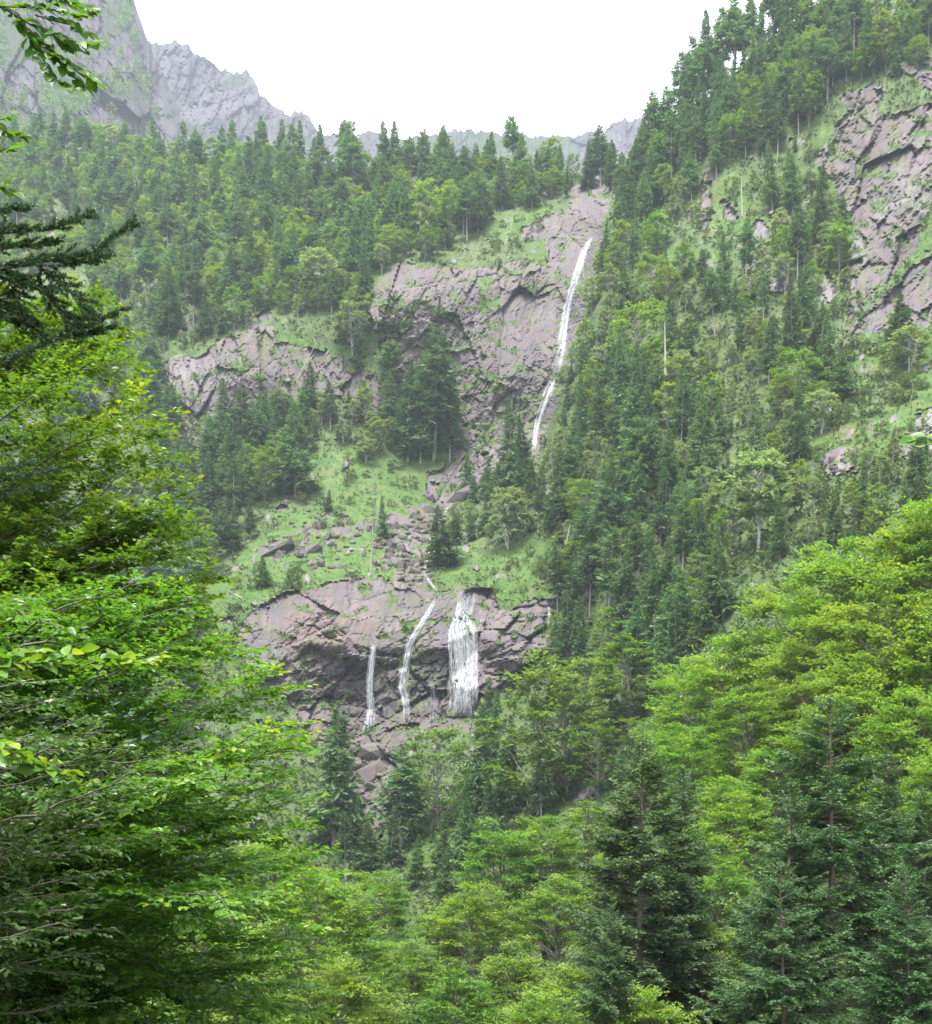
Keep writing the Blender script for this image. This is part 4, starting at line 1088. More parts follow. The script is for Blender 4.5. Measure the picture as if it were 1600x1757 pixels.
for zi, (poly, sp, shares, hs) in enumerate(ZONES):
    pa = np.array(poly, float)
    lo, hi = pa.min(0), pa.max(0)
    area = (hi - lo).prod()
    tries = int(area / 35)
    c = pr.uniform(lo, hi, (tries, 2))
    ok = inside(c[:, 0], c[:, 1], poly)
    c = c[ok]
    dd = sheet(c[:, 0], c[:, 1])
    rk = sheet(c[:, 0], c[:, 1], rockf)
    tu = sheet(c[:, 0], c[:, 1], turf)
    tp_ = np.interp(c[:, 0], TOPX, TOPY)
    for (x, y), d, r_, u_, ty in zip(c, dd, rk, tu, tp_):
        if y < ty + 2 or (r_ > 0.3 and pr.random() > 0.12) or (u_ > 0.5 and pr.random() > (0.15 if x < 1180 else 0.6)):
            continue
        rad = 0.76 * sp * FPX / d * pr.uniform(0.8, 1.25)
        q = pp - (x, y)
        if ((q[:, 0] / rad) ** 2 + (q[:, 1] / (0.75 * rad)) ** 2).min() < 1:
            continue
        pp = np.r_[pp, [(x, y)]]
        kd = ('fir', 'beech', 'birch', 'bush')[pr.choice(4, p=np.array(shares) / sum(shares))]
        h = dict(fir=pr.choice([1, .8, .55, .38], p=[.45, .25, .2, .1]) * 26, beech=pr.uniform(.55, 1) * 19, birch=pr.uniform(.5, 1) * 13, bush=pr.uniform(2.5, 5))[kd] * hs * pr.uniform(.85, 1.12)
        if u_ > 0.5:
            h *= 0.5
        nb_ = blocks(x, y, h, d, kd)
        if nb_ > 1 and pr.random() < (0.97 if nb_ > 3 else 0.85):
            pp = pp[:-1]
            continue
        tree(kd, float(x), float(y), h=h, wide=pr.uniform(.85, 1.2) * (0.8 if kd == 'fir' and zi in (6, 7, 8, 9, 10) else 1))

# the bright beeches and the old firs of the near slope
NEARB = [(1560,872,118,2),(1455,930,124,0),(1655,838,112,1),(1350,1002,132,0),(1262,1050,138,1),(1408,1060,116,2),(1525,1010,104,1),(1226,1096,134,2),(1170,1140,142,0),(1290,1180,114,1),(1178,1245,122,2),(1335,1262,106,0),
 (1262,1338,98,2),(1215,1408,92,0),(1232,1492,82,1),(1205,1590,74,2),(1015,1378,148,1),(935,1398,142,0),(1062,1445,118,2),(862,1415,138,1),(950,1505,106,2),(815,1512,104,0),(742,1560,108,1),(655,1492,128,0),(618,1605,104,2),
 (706,1655,86,0),(885,1625,76,1),(985,1660,68,2),(782,1702,68,1),(1105,1702,60,0),(630,1712,74,1),(540,1500,62,1),(470,1440,78,2),(575,1640,52,0),(350,1560,44,2),(300,1330,70,1),(170,1500,40,0),(1560,1180,92,0),(1490,1130,100,2),(1620,1060,98,1),(1400,1160,108,1),(1620,1290,84,2),(930,1715,58,0)]
NEARF = [(1098,1258,70,0,'tallest dark fir of the valley floor with dense boughs, left of the bright beeches',1.0),(1152,1310,75,2,'grey green fir close behind the tallest valley fir',0.9),(1428,1188,68,1,'old fir with a broken crown and a long scaly bare trunk',1.0),(1348,1335,64,2,'greyish drooping fir beside the old scaly trunk',0.95),
 (1352,1475,57,1,'low drooping fir in front of the old scaly trunk',0.9),(1566,1478,54,2,'fresh green fir cut by the lower picture corner',1.0),(1512,1282,76,0,'dark fir behind the old scaly trunk',0.95),(1592,1345,80,1,'dark fir in the shade of the big beeches',1.0),(1040,1545,60,0,'small fir among beech leaves below the tallest valley fir',0.8)]
LOOKB = ['broad bright', 'fresh yellow green', 'leafy', 'domed bright', 'tall layered', 'feathery', 'sunny', 'spreading']
for i, (px, top, d, v) in enumerate(NEARB):
    x = (px - 800) / FPX * d
    z = float(near_z(np.array([x]), np.array([float(d)]))[0])
    tree('near_beech', px, None, d=float(d), h=max(9.0, (HORIZON - top) / FPX * d - z), var=v, must=True)
for px, top, d, v, lab, w in NEARF:
    x = (px - 800) / FPX * d
    z = float(near_z(np.array([x]), np.array([float(d)]))[0])
    tree('near_fir', px, None, d=float(d), h=(HORIZON - top) / FPX * d - z, var=v, label=lab, wide=w, must=True)

# keep what the photograph shows: trees wholly behind others, or behind the big beech at the side, are left out
occ = np.zeros((480, 420), bool)
yy, xx = np.mgrid[0:480, 0:420] * 4.0
BEECH_EDGE = [(-20,470),(170,500),(195,570),(240,600),(265,700),(300,820),(350,960),(340,1040),(400,1100),(480,1160),(540,1240),(585,1380),(600,1500),(600,1900),(-20,1900)]
occ |= inside(xx, yy, BEECH_EDGE)
TREES.sort(key=lambda t: t['d'])
kept = []
for t in TREES:
    hw = dict(fir=.13, young_fir=.18, beech=.24, birch=.26, bush=.5, near_beech=.28, near_fir=.16)[t['kind']] * t['wide'] * t['h'] * FPX / t['d']
    x0, x1 = int((t['px'] - hw) / 4), int((t['px'] + hw) / 4) + 1
    y0, y1 = int(t['top'] / 4), int(t['base'] / 4) + 1
    x0, x1, y0, y1 = max(0, x0), min(400, x1), max(0, y0), min(440, y1)
    if x1 <= x0 or y1 <= y0:
        continue
    sub = occ[y0:y1, x0:x1]
    f = (yy[y0:y1, x0:x1] - t['top']) / max(1, t['base'] - t['top'])
    shape = np.abs(xx[y0:y1, x0:x1] - t['px']) < hw * (np.clip(f * 1.5, 0.08, 1) if 'fir' in t['kind'] else 1)
    free = (shape & ~sub).sum()
    t['show'] = free
    if free < max(3, 0.10 * shape.sum()) and not (t['kind'] == 'near_beech' and t['px'] < 600):
        continue
    sub |= shape & (f < 0.9)
    kept.append(t)
TREES = kept

# the wooded slope behind the big beeches, which a step aside would show
hid = []
lp = [(-145,540),(150,620),(250,700),(330,1050),(300,1350),(-145,1350)]
while len(hid) < 170:
    x, y = pr.uniform((-145, 540), (330, 1350))
    if not inside(np.array([x]), np.array([y]), lp)[0]:
        continue
    d = float(sheet(x, y))
    if hid and min((x - a) ** 2 + ((y - b) / 0.8) ** 2 for a, b in hid) < (4.5 * FPX / d) ** 2:
        if pr.random() > 0.02:
            continue
    hid.append((x, y))
    kd = 'fir' if pr.random() < 0.6 else 'beech'
    h = (24 if kd == 'fir' else 17) * pr.uniform(0.6, 1.05)
    if x + 0.2 * h * FPX / d > 240 and y < 950:
        continue
    TREES.append(dict(kind=kd, px=float(x), base=float(y), top=float(y - h * FPX / d), h=h, d=d, z=(HORIZON - y) / FPX * d, var=None, label='forest', lean=0.0, wide=1.0, must=False, show=0, hidden=True))

NAME = dict(fir='fir_tree', young_fir='fir_tree', near_fir='fir_tree', beech='beech_tree', near_beech='beech_tree', birch='birch_tree', bush='shrub')
CAT = dict(fir_tree='fir', beech_tree='beech', birch_tree='birch', shrub='shrub')
GROUP = dict(fir_tree='firs of the valley forest', beech_tree='beeches of the valley forest', birch_tree='pale trees of the slopes', shrub='bushes on the slopes')
LIMIT = dict(fir_tree=295, beech_tree=240, birch_tree=240, shrub=200)
count = {}
TREES.sort(key=lambda t: (not t['must'], -t['show']))
for t in TREES:
    nm = NAME[t['kind']]
    if t.get('hidden'):
        t['single'] = False
        continue
    count[nm] = count.get(nm, 0) + 1
    t['single'] = count[nm] <= LIMIT[nm]

def look(t, rng):
    px_h = t['base'] - t['top']
    if t['kind'] in ('fir', 'young_fir'):
        size = 'tall' if t['h'] > 21 else 'mid sized' if t['h'] > 13 else 'small'
        form = ['dense', 'ragged', 'bare stemmed', 'dark skirted', 'sparse', 'narrow', 'high crowned', 'broad'][t['var']] if t['kind'] == 'fir' else 'young full'
        return f'{size} {form} fir'
    if t['kind'] == 'beech':
        return ('tall ' if t['h'] > 16 else 'middling ' if t['h'] > 12 else 'small ') + ['rounded', 'bright', 'dark green', 'yellowish', 'spreading'][t['var']] + ' beech'
    if t['kind'] == 'birch':
        return ('big ' if t['h'] > 9 else 'low ') + ['single stemmed', 'fork stemmed', 'slim', 'bushy'][t['var']] + ' pale tree'
    if t['kind'] == 'bush':
        return ['rounded', 'low dark', 'pale'][t['var']] + ' green bush'
    return LOOKB[int(t['px'] * 7) % len(LOOKB)] + ' near beech'

NEARMARK = [('the old scaly fir trunk', 1425, 1450), ('the tallest valley fir', 1098, 1400), ('the dark valley stand', 960, 1280), ('the stream below the falls', 690, 1440), ('the fresh green corner fir', 1566, 1560)]
def where(t):
    cx, cy_ = t['px'], 0.35 * t['base'] + 0.65 * t['top']
    marks = NEARMARK if t['kind'].startswith('near') else LANDMARKS
    nm, x, y = min(marks, key=lambda m: (m[1] - cx) ** 2 + (m[2] - cy_) ** 2)
    dx, dy = cx - x, cy_ - y
    r = math.hypot(dx, dy)
    far = 'just ' if r < 45 else '' if r < 110 else 'well '
    if abs(dy) > 1.6 * abs(dx):
        return f'{far}{"above" if dy < 0 else "below"} {nm}'
    if abs(dx) > 1.6 * abs(dy):
        return f'{far}{"left" if dx < 0 else "right"} of {nm}'
    return f'{far}{"above" if dy < 0 else "below"} and {"left" if dx < 0 else "right"} of {nm}'

for t in TREES:
    if t['var'] is None:
        n = len(LIB[t['kind']])
        t['var'] = int(pr.integers(n))
        if t['kind'] == 'fir' and t['h'] < 14:
            t['var'] = int(pr.choice([0, 3, 7, 5]))
    t['auto'] = t['label'] is None
    if t['auto']:
        t['label'] = f'{look(t, pr)}, {where(t)}'
    t['group'] = GROUP[NAME[t['kind']]]
by = {}
for t in TREES:
    if t['single']:
        by.setdefault(t['label'], []).append(t)
for lab, ts in by.items():
    if len(ts) > 1:
        if len(ts) <= 12:
            for i, t in enumerate(sorted(ts, key=lambda t: t['px'])):
                t['label'] = f'{lab}, {"leftmost" if i == 0 else "rightmost" if i == len(ts) - 1 else WORD[i] + " from left"}'
        else:
            for t in ts:
                t['group'] = 'alike: ' + lab
for t in TREES:
    if len(t['label'].split()) > 16:
        t['label'] = t['label'].replace('well ', '').replace('just ', '')

def set_tree(t):
    tm, cm = LIB[t['kind']][t['var']]
    s = t['h'] / BASE_H[t['kind']]
    o = bpy.data.objects.new(NAME[t['kind']], None)
    o.empty_display_size = 0.5
    COL.objects.link(o)
    x = (t['px'] - 800) / FPX * t['d']
    o.location = (x, t['d'], t['z'] - 0.15)
    w = s * t['wide']
    o.scale = (w, w, s)
    o.rotation_euler = (pr.normal(0, 0.035), pr.normal(0, 0.035) + t['lean'], pr.uniform(0, 6.28))
    o['label'], o['category'], o['group'] = t['label'], CAT[NAME[t['kind']]], t['group']
    link('trunk', tm, o)
    link('crown', cm, o)

def mesh_arrays(me):
    v = np.empty(len(me.vertices) * 3, np.float32)
    me.vertices.foreach_get('co', v)
    q = np.empty(len(me.loops), np.int32)
    me.loops.foreach_get('vertex_index', q)
    a = np.empty(len(me.vertices), np.float32)
    me.attributes['tone'].data.foreach_get('value', a)
    return v.reshape(-1, 3), q.reshape(-1, 4), a

rest = {}
for t in TREES:
    if t['single']:
        set_tree(t)
    else:
        rest.setdefault(t['kind'], []).append(t)
for kd, ts in rest.items():
    Vs, Qs, As, n0 = [], [], [], 0
    for t in ts:
        v, q, a = mesh_arrays(LIB[kd][t['var']][1])
        kq = v.reshape(-1, 4, 3)
        pick = pr.random(len(kq)) < (0.07 if t.get('hidden') else 0.22)
        mid_ = kq[pick].mean(1, keepdims=True)
        v = (mid_ + (kq[pick] - mid_) * np.array([2.0 if not t.get('hidden') else 3.2])).reshape(-1, 3)
        a = a.reshape(-1, 4)[pick].ravel()
        q = np.arange(len(v)).reshape(-1, 4)
        s = t['h'] / BASE_H[kd]
        an = pr.uniform(0, 6.28)
        c, sn_ = math.cos(an), math.sin(an)
        w = v * np.array([s * t['wide'], s * t['wide'], s])
        w = np.stack([w[:, 0] * c - w[:, 1] * sn_, w[:, 0] * sn_ + w[:, 1] * c, w[:, 2]], -1) + np.array([(t['px'] - 800) / FPX * t['d'], t['d'], t['z'] - .15])
        Vs.append(w); Qs.append(q + n0); As.append(np.clip(a + pr.normal(0, .06), 0, 1))
        n0 += len(v)
    me = make_mesh('distant_forest', np.concatenate(Vs), quads=np.concatenate(Qs), attrs=dict(tone=np.concatenate(As)), mats=[LIB[kd][0][1].materials[0]])
    link('distant_forest', me, kind='stuff')
print('TREES', len(TREES), count, {k: len(v) for k, v in rest.items()})
# ------------------------------------------------------------------ herbs, ferns and low scrub on the slope
def ground_cover(name, n, sel, size, mat, blades, upright, seed, zmax=1600):
    rng = np.random.default_rng(seed)
    x = rng.uniform(-140, 1640, n * 3)
    y = rng.uniform(-120, 1620, n * 3)
    tp_ = np.interp(x, TOPX, TOPY)
    ok = (y > tp_ + 1)
    x, y = x[ok], y[ok]
    ok = sel(x, y, rng)
    x, y = x[ok][:n], y[ok][:n]
    p = ray(x, y, sheet(x, y))
    m = len(p)
    clump = rng.normal(0.48, 0.16, m) + 0.5 * (fbm(x / 25, y / 18, 3, seed) - 0.5)
    sz = size * rng.uniform(0.6, 1.5, m)
    a = rng.uniform(0, 6.28, (m, blades))
    out = np.stack([np.cos(a), np.sin(a), rng.normal(upright, 0.35, (m, blades))], -1)
    b = p[:, None] + out * np.array([0.35, 0.35, 0.1]) * sz[:, None, None] * rng.uniform(0, 1, (m, blades, 1))
    b[..., 2] += sz[:, None] * rng.uniform(-0.1, 0.45, (m, blades))
    u = unit(out) * (sz[:, None] * rng.uniform(0.5, 1.0, (m, blades)))[..., None]
    up = np.array([0, 0, 1.0]) + rng.normal(0, 0.6, u.shape)
    v = unit(np.cross(u, up)) * (sz[:, None] * rng.uniform(0.10, 0.28, (m, blades)))[..., None]
    K = Kites()
    t = np.clip(clump[:, None] + rng.normal(0, 0.10, (m, blades)), 0, 1)
    K.add(b.reshape(-1, 3), u.reshape(-1, 3), v.reshape(-1, 3), t.ravel(), 0.04)
    link(name, K.mesh(name, mat), kind='stuff')

M_GRASS = leaf_material('meadow_herbs', (0.048, 0.104, 0.020), (0.095, 0.165, 0.036), (0.150, 0.196, 0.060), 0.30, 0.6, 0.2, 0.0)
M_SCRUB = leaf_material('forest_scrub', (0.030, 0.060, 0.020), (0.070, 0.115, 0.036), (0.130, 0.160, 0.070), 0.28, 0.6, 0.2, 0.0)
def on_turf(x, y, rng):
    return (sheet(x, y, turf) > rng.uniform(0.35, 0.8, len(x))) & (sheet(x, y, rockf) < 0.3)
def on_floor(x, y, rng):
    return (sheet(x, y, rockf) < 0.4) & (sheet(x, y, turf) < 0.75) & (fbm(x / 22, y / 16, 3, 9) > rng.uniform(0.2, 0.6, len(x)))
def on_ledge(x, y, rng):
    return (sheet(x, y, rockf) > 0.4) & (sheet(x, y, moss) > rng.uniform(0.1, 1.0, len(x)))
ground_cover('meadow_grass', 26000, on_turf, 0.58, M_GRASS, 4, 0.9, 5)
ground_cover('forest_undergrowth', 36000, on_floor, 1.35, M_SCRUB, 4, 0.7, 6)
def on_herbs(x, y, rng):
    return (sheet(x, y, turf) > 0.3) & (sheet(x, y, rockf) < 0.3) & (fbm(x / 30, y / 18, 3, 15) > rng.uniform(0.45, 0.6, len(x)))
ground_cover('meadow_shrubbery', 11000, on_herbs, 1.05, M_BUSH, 5, 0.8, 8)
ground_cover('ledge_grass', 5000, on_ledge, 0.6, M_GRASS, 5, 0.5, 7)
# scrub and small trees, far off on the mountain, as one mass
def far_scrub(name, M, n, seed, smin, smax, treesel):
    X, Y, D, gr, g = M
    rng = np.random.default_rng(seed)
    r, c = rng.integers(0, X.shape[0] - 3, n * 6), rng.integers(0, X.shape[1], n * 6)
    x, y = X[r, c], Y[r, c]
    ok = treesel(x, y, gr[r, c] > 0.5, rng) & (x > -20) & (y > -20)
    r, c = r[ok][:n], c[ok][:n]
    p = ray(X[r, c], Y[r, c], D[r, c])
    m = len(p)
    h = rng.uniform(smin, smax, m)
    con = rng.random(m) < 0.45
    B = 26
    t = rng.uniform(0, 1, (m, B))
    a = rng.uniform(0, 6.28, (m, B))
    rad = np.where(con[:, None], 0.26 * (1 - t), 0.36 * np.sqrt(np.clip(1 - (2 * t - 1) ** 2, 0, 1))) * h[:, None]
    b = p[:, None] + np.stack([np.cos(a) * rad * 0.6, np.sin(a) * rad * 0.6, t * h[:, None]], -1)
    u = np.stack([np.cos(a), np.sin(a), rng.normal(0.1, 0.4, (m, B))], -1) * (h[:, None] * rng.uniform(0.10, 0.24, (m, B)))[..., None]
    v = unit(np.cross(u, np.array([0, 0, 1.0]) + rng.normal(0, 0.7, u.shape))) * (h[:, None] * 0.07)[..., None]
    K = Kites()
    K.add(b.reshape(-1, 3), u.reshape(-1, 3), v.reshape(-1, 3), np.clip(np.where(con, 0.12, 0.5)[:, None] + rng.normal(0, 0.10, (m, B)), 0, 1).ravel(), 0.1)
    link(name, K.mesh(name, M_BEECH), kind='stuff')
def peak_trees(x, y, green, rng):
    dens = fbm(x / 26, y / 20, 4, 88)
    left = x < 235 + 0.15 * y
    meadow = inside(x, y, [(300,170),(480,262),(420,280),(330,225)])
    return left & ~meadow & (dens > np.where(green, 0.44, 0.60))
far_scrub('mountain_scrub', PEAK, 900, 12, 5, 14, peak_trees)
far_scrub('ridge_scrub', RIDGE, 260, 13, 4, 9, lambda x, y, g, r: g)
# ------------------------------------------------------------------ the big beeches beside the path, leaf by leaf
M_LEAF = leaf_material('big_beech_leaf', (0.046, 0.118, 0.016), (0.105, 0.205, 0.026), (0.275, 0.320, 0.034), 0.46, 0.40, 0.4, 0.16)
M_LEAFBLUE = leaf_material('bluish_beech_leaf', (0.040, 0.085, 0.022), (0.075, 0.140, 0.036), (0.130, 0.190, 0.045), 0.34, 0.38, 0.45, 0.14)  # the closest beech's own leaf colour, a darker and bluer green
M_NEEDLE = leaf_material('fir_bough_needle', (0.016, 0.050, 0.020), (0.036, 0.092, 0.032), (0.070, 0.140, 0.048), 0.12, 0.45, 0.4, 0.08)
M_TWIG = bark_material('twig_bark', (0.055, 0.042, 0.032), (0.15, 0.125, 0.10), 9.0)
M_LIMB = bark_material('limb_bark', (0.07, 0.06, 0.048), (0.17, 0.15, 0.12), 6.0)

def leaf_shape():
    """A beech leaf one unit long: oval, folded a little along the midrib, tip bent down."""
    prof = [(0.0, 0.0), (0.14, 0.18), (0.34, 0.315), (0.56, 0.33), (0.78, 0.22), (1.0, 0.0)]
    v = [(x, 0, -0.16 * x * x) for x, w in prof]
    n = len(v)
    L = [(x, w, 0.13 * w / 0.33 - 0.16 * x * x) for x, w in prof[1:-1]]
    Rr = [(x, -w, 0.13 * w / 0.33 - 0.16 * x * x) for x, w in prof[1:-1]]
    v = v + L + Rr
    q, t = [], []
    for i in range(1, n - 2):
        q.append((i, i + 1, n + i, n + i - 1))
        q.append((i + 1, i, n + 4 + i - 1, n + 4 + i))
    t += [(0, 1, n), (1, 0, n + 4), (n - 2, n - 1, n + 3), (n - 1, n - 2, n + 7)]
    return np.array(v, float), q, t
LV, LQ, LT = leaf_shape()
def leaf_mesh(name, mat, tone):
    return make_mesh(name, LV, quads=LQ, tris=LT, smooth=True, attrs=dict(tone=np.full(len(LV), tone)), mats=[mat])
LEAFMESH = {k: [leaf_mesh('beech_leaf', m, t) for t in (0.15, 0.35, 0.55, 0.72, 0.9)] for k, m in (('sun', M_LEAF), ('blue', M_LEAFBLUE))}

def frames(u, up):
    x = unit(u)
    y = unit(np.cross(up, x))
    return x, y, np.cross(x, y)

def leaf_object(parent, pos, u, up, size, tone, key='sun'):
    x, y, z = frames(np.asarray(u)[None], np.asarray(up)[None])
    m = Matrix(((x[0, 0] * size, y[0, 0] * size, z[0, 0] * size, pos[0]), (x[0, 1] * size, y[0, 1] * size, z[0, 1] * size, pos[1]), (x[0, 2] * size, y[0, 2] * size, z[0, 2] * size, pos[2]), (0, 0, 0, 1)))
    o = bpy.data.objects.new('leaf', LEAFMESH[key][int(np.clip(tone * 5, 0, 4))])
    COL.objects.link(o)
    o.parent = parent
    o.matrix_local = m
    return o

def leaf_mass(pos, u, up, size, tone, mat, name='leaves'):
    """Many leaves of the same folded oval, fewer corners each, as one mass."""
    x, y, z = frames(u, up)
    n = len(pos)
    s = size[:, None]
    def P_(a, b, c):
        return pos + s * (x * a + y * b + z * c)
    V_ = np.stack([P_(0, 0, 0), P_(.28, .27, .08), P_(.66, .29, .06), P_(1, 0, -.14), P_(.66, -.29, .06), P_(.28, -.27, .08)], 1)
    i = np.arange(n)[:, None] * 6
    q = np.concatenate([i + np.array([[0, 3, 2, 1]]), i + np.array([[0, 5, 4, 3]])], 0)
    t = np.repeat(np.clip(tone, 0, 1)[:, None], 6, 1)
    return make_mesh(name, V_.reshape(-1, 3), quads=q, attrs=dict(tone=t.ravel()), mats=[mat])

def curve(p0, p1, arch, n, wob, rng):
    s = np.linspace(0, 1, n)[:, None]
    c = p0 + (p1 - p0) * s
    L = np.linalg.norm(p1 - p0)
    c[:, 2] += arch * L * (s[:, 0] - s[:, 0] ** 2) * 4 * 0.25
    w = rng.normal(0, wob * L, (n, 3)) * np.sin(np.pi * s)
    w = (w + np.roll(w, 1, 0) + np.roll(w, -1, 0)) / 3
    w[0] = w[-1] = 0
    return c + w

def big_beech(label, trunk, limbs, seed, leaf, dens, mat, key, group='big beeches beside the path', single=300, tonebase=0.31):
    rng = np.random.default_rng(seed)
    base = np.array(trunk[0], float)
    root = bpy.data.objects.new('beech_tree', None)
    root.location = base
    COL.objects.link(root)
    root['label'], root['category'], root['group'] = label, 'beech', group
    tp_ = np.array(trunk, float)
    v, q = tube(tp_ - base, np.linspace(0.26, 0.07, len(tp_)), 12)
    link('trunk', make_mesh('big_beech_trunk', v, quads=q, smooth=True, mats=[M_LIMB]), root)
    PO, UU, UP, SZ, TN = [], [], [], [], []
    for (sx, sy, sd, ex, ey, ed, arch) in limbs:
        p0, p1 = ray(np.float64(sx), np.float64(sy), sd), ray(np.float64(ex), np.float64(ey), ed)
        # the limb leaves the trunk itself
        j = np.argmin(np.abs(tp_[:, 2] - p0[2]))
        p0 = np.array([np.interp(p0[2], tp_[:, 2], tp_[:, a]) for a in range(2)] + [np.clip(p0[2], tp_[0, 2], tp_[-1, 2])])
        c = curve(p0, p1, arch, 16, 0.035, rng)
        L = np.linalg.norm(np.diff(c, axis=0), axis=1).sum()
        tb = Tubes()
        s = np.linspace(0, 1, 16)
        tb.add(c - base, (0.006 + 0.0046 * L * (1 - s) ** 1.1), 6)
        nsec = int(L / 0.17)
        tone0 = np.clip(rng.normal(tonebase, 0.08), 0.1, 0.6)
        for i in range(nsec):
            f = 0.22 + 0.78 * (i + rng.random()) / nsec
            o = np.array([np.interp(f, s, c[:, a]) for a in range(3)])
            k = min(14, int(f * 15))
            t = unit(c[k + 1] - c[k])
            side = unit(np.cross(t, np.array([0, 0, 1.0]))) * (1 if i % 2 else -1)
            d = unit(t * rng.uniform(0.5, 1.1) + side * rng.uniform(0.5, 1.0) + np.array([0, 0, rng.normal(0.05, 0.17)]))
            ln = min(1.5, 0.26 * L) * rng.uniform(0.5, 1.15) * (1.08 - 0.68 * f)
            m = max(4, int(ln / 0.12))
            q_ = np.linspace(0, 1, m)
            cc = o + d * (ln * q_)[:, None] + np.array([0, 0, -0.16]) * (ln * q_ ** 2)[:, None]
            tb.add(cc - base, 0.0045 * (1.15 - q_) + 0.001, 3)
            # leaf-bearing twiglets, two-ranked in a flat spray
            nt = max(3, int(ln / (0.085 / dens)))
            g = (np.arange(nt) + rng.random(nt)) / nt
            to = np.stack([np.interp(g, q_, cc[:, a]) for a in range(3)], -1)
            sd_ = unit(np.cross(d, np.array([0, 0, 1.0])))
            roll = rng.normal(0, 0.25)
            sd_ = unit(sd_ * math.cos(roll) + np.array([0, 0, 1.0]) * math.sin(roll))
            sg = np.where(np.arange(nt) % 2 == 0, 1.0, -1.0)
            td = unit(d * rng.uniform(0.6, 1.1, nt)[:, None] + sd_ * (sg * rng.uniform(0.5, 1, nt))[:, None] + np.array([0, 0, 1.0]) * rng.normal(0.03, 0.14, nt)[:, None])
            tl = (0.10 + 0.20 * rng.random(nt)) * (1.1 - 0.5 * g)
            nl = 5
            h = (np.arange(nl) + 0.6) / nl
            pos = to[:, None] + td[:, None] * (tl[:, None] * h)[..., None]
            ss = np.where(np.arange(nl) % 2 == 0, 1.0, -1.0)
            sn_ = unit(np.cross(td, np.array([0, 0, 1.0])))
            u = td[:, None] * rng.uniform(0.5, 1.1, (nt, nl, 1)) + sn_[:, None] * (ss[None] * rng.uniform(0.4, 1.0, (nt, nl)))[..., None]
            u[:, -1] = td
            u = unit(u + rng.normal(0, 0.16, u.shape) + np.array([0, 0, -0.12]))
            up = np.array([0, 0, 1.0]) + rng.normal(0, 0.36, u.shape)
            young = np.clip(f - 0.66, 0, 1) * 0.5 + 0.22 * (g > 0.8)[:, None] + 0.10 * (h > 0.75)[None]
            PO.append(pos.reshape(-1, 3)); UU.append(u.reshape(-1, 3)); UP.append(up.reshape(-1, 3))
            SZ.append((leaf * rng.uniform(0.65, 1.2, (nt, nl))).ravel())
            TN.append((tone0 + young + rng.normal(0, 0.09, (nt, nl))).ravel())
        link('branch', tb.mesh('beech_branch', M_LIMB), root)
    PO, UU, UP, SZ, TN = (np.concatenate(x) for x in (PO, UU, UP, SZ, TN))
    px, py = 800 + PO[:, 0] / PO[:, 1] * FPX, HORIZON - PO[:, 2] / PO[:, 1] * FPX
    inv = (px > 4) & (px < 1596) & (py > 4) & (py < 1753)
    cell = np.floor(px / 14).astype(np.int64) * 1000 + np.floor(py / 14).astype(np.int64)
    order = np.argsort(PO[:, 1])
    order = order[inv[order]]
    _, first = np.unique(cell[order], return_index=True)
    front = order[first]
    big = front[np.argsort(-(SZ[front] / PO[front, 1]))][:single]
    for i in big:
        leaf_object(root, PO[i] - base, UU[i], UP[i], SZ[i], TN[i], key)
    rest_ = np.ones(len(PO), bool)
    rest_[big] = False
    near_ = (px > -260) & (py < 2000) & rest_
    lo = link('leaves', leaf_mass(PO[near_] - base, UU[near_], UP[near_], SZ[near_], TN[near_], mat), root)
    lo['kind'] = 'stuff'
    return len(PO)

def limb_set(edge, inner, tpx, slope, dlo, dhi, td, seed, arch=(0.05, 0.35)):
    """Limbs from the stem to points on the outline of the crown and to points inside it."""
    rng = np.random.default_rng(seed)
    e = np.array(edge, float)
    s = np.r_[0, np.cumsum(np.hypot(*np.diff(e, axis=0).T))]
    n = max(4, int(s[-1] / 44))
    out = []
    for k in range(n):
        t = s[-1] * (k + 0.5) / n
        x, y = np.interp(t, s, e[:, 0]), np.interp(t, s, e[:, 1])
        out.append((tpx, y + slope * (x - tpx) + rng.uniform(-120, 170), td, x - 6, y + 4, rng.uniform(dlo, dhi), rng.uniform(*arch)))
    for k in range(inner):
        t = rng.uniform(0, s[-1])
        f = rng.uniform(0.25, 0.9)
        x, y = np.interp(t, s, e[:, 0]) * f, np.interp(t, s, e[:, 1]) + 20
        out.append((tpx, y + slope * (x - tpx) + rng.uniform(-220, 260), td, x, y, rng.uniform(dlo - 1, dhi + 3), rng.uniform(*arch)))
    return out

def stem(px, d, z0, z1, lean=0.0):
    x = (px - 800) / FPX * d
    z = np.linspace(z0, z1, 9)
    return [(x + lean * (q - z0), d + 0.1 * math.sin(q), q) for q in z]

gz0 = float(near_z(np.array([-8.6]), np.array([17.0]))[0])
gz1 = float(near_z(np.array([-6.6]), np.array([13.0]))[0])
big_beech('tall beech with layered boughs whose crown edge starts under the fir bough', stem(-240, 17.0, gz0, 10.0), limb_set([(100,505),(180,515),(185,560),(225,610),(240,660),(262,705),(278,750),(296,815),(292,870),(330,930),(352,975),(335,1030),(345,1080),(395,1110)], 26, -240, 0.42, 14.5, 18.5, 17.0, 41), 42, 0.090, 1.3, M_LEAF, 'sun')
big_beech('widest beech with bare limbs showing, its tips reaching toward the lower falls', stem(-190, 13.5, gz1 - 0.4, 5.2, -0.04), limb_set([(220,985),(300,1020),(345,1062),(400,1105),(455,1140),(470,1180),(492,1235),(488,1290),(505,1340),(522,1395),(532,1450),(530,1520),(536,1580),(538,1650),(540,1720),(540,1800)], 52, -190, 0.34, 12.0, 16.5, 13.5, 43), 44, 0.086, 1.25, M_LEAF, 'sun')
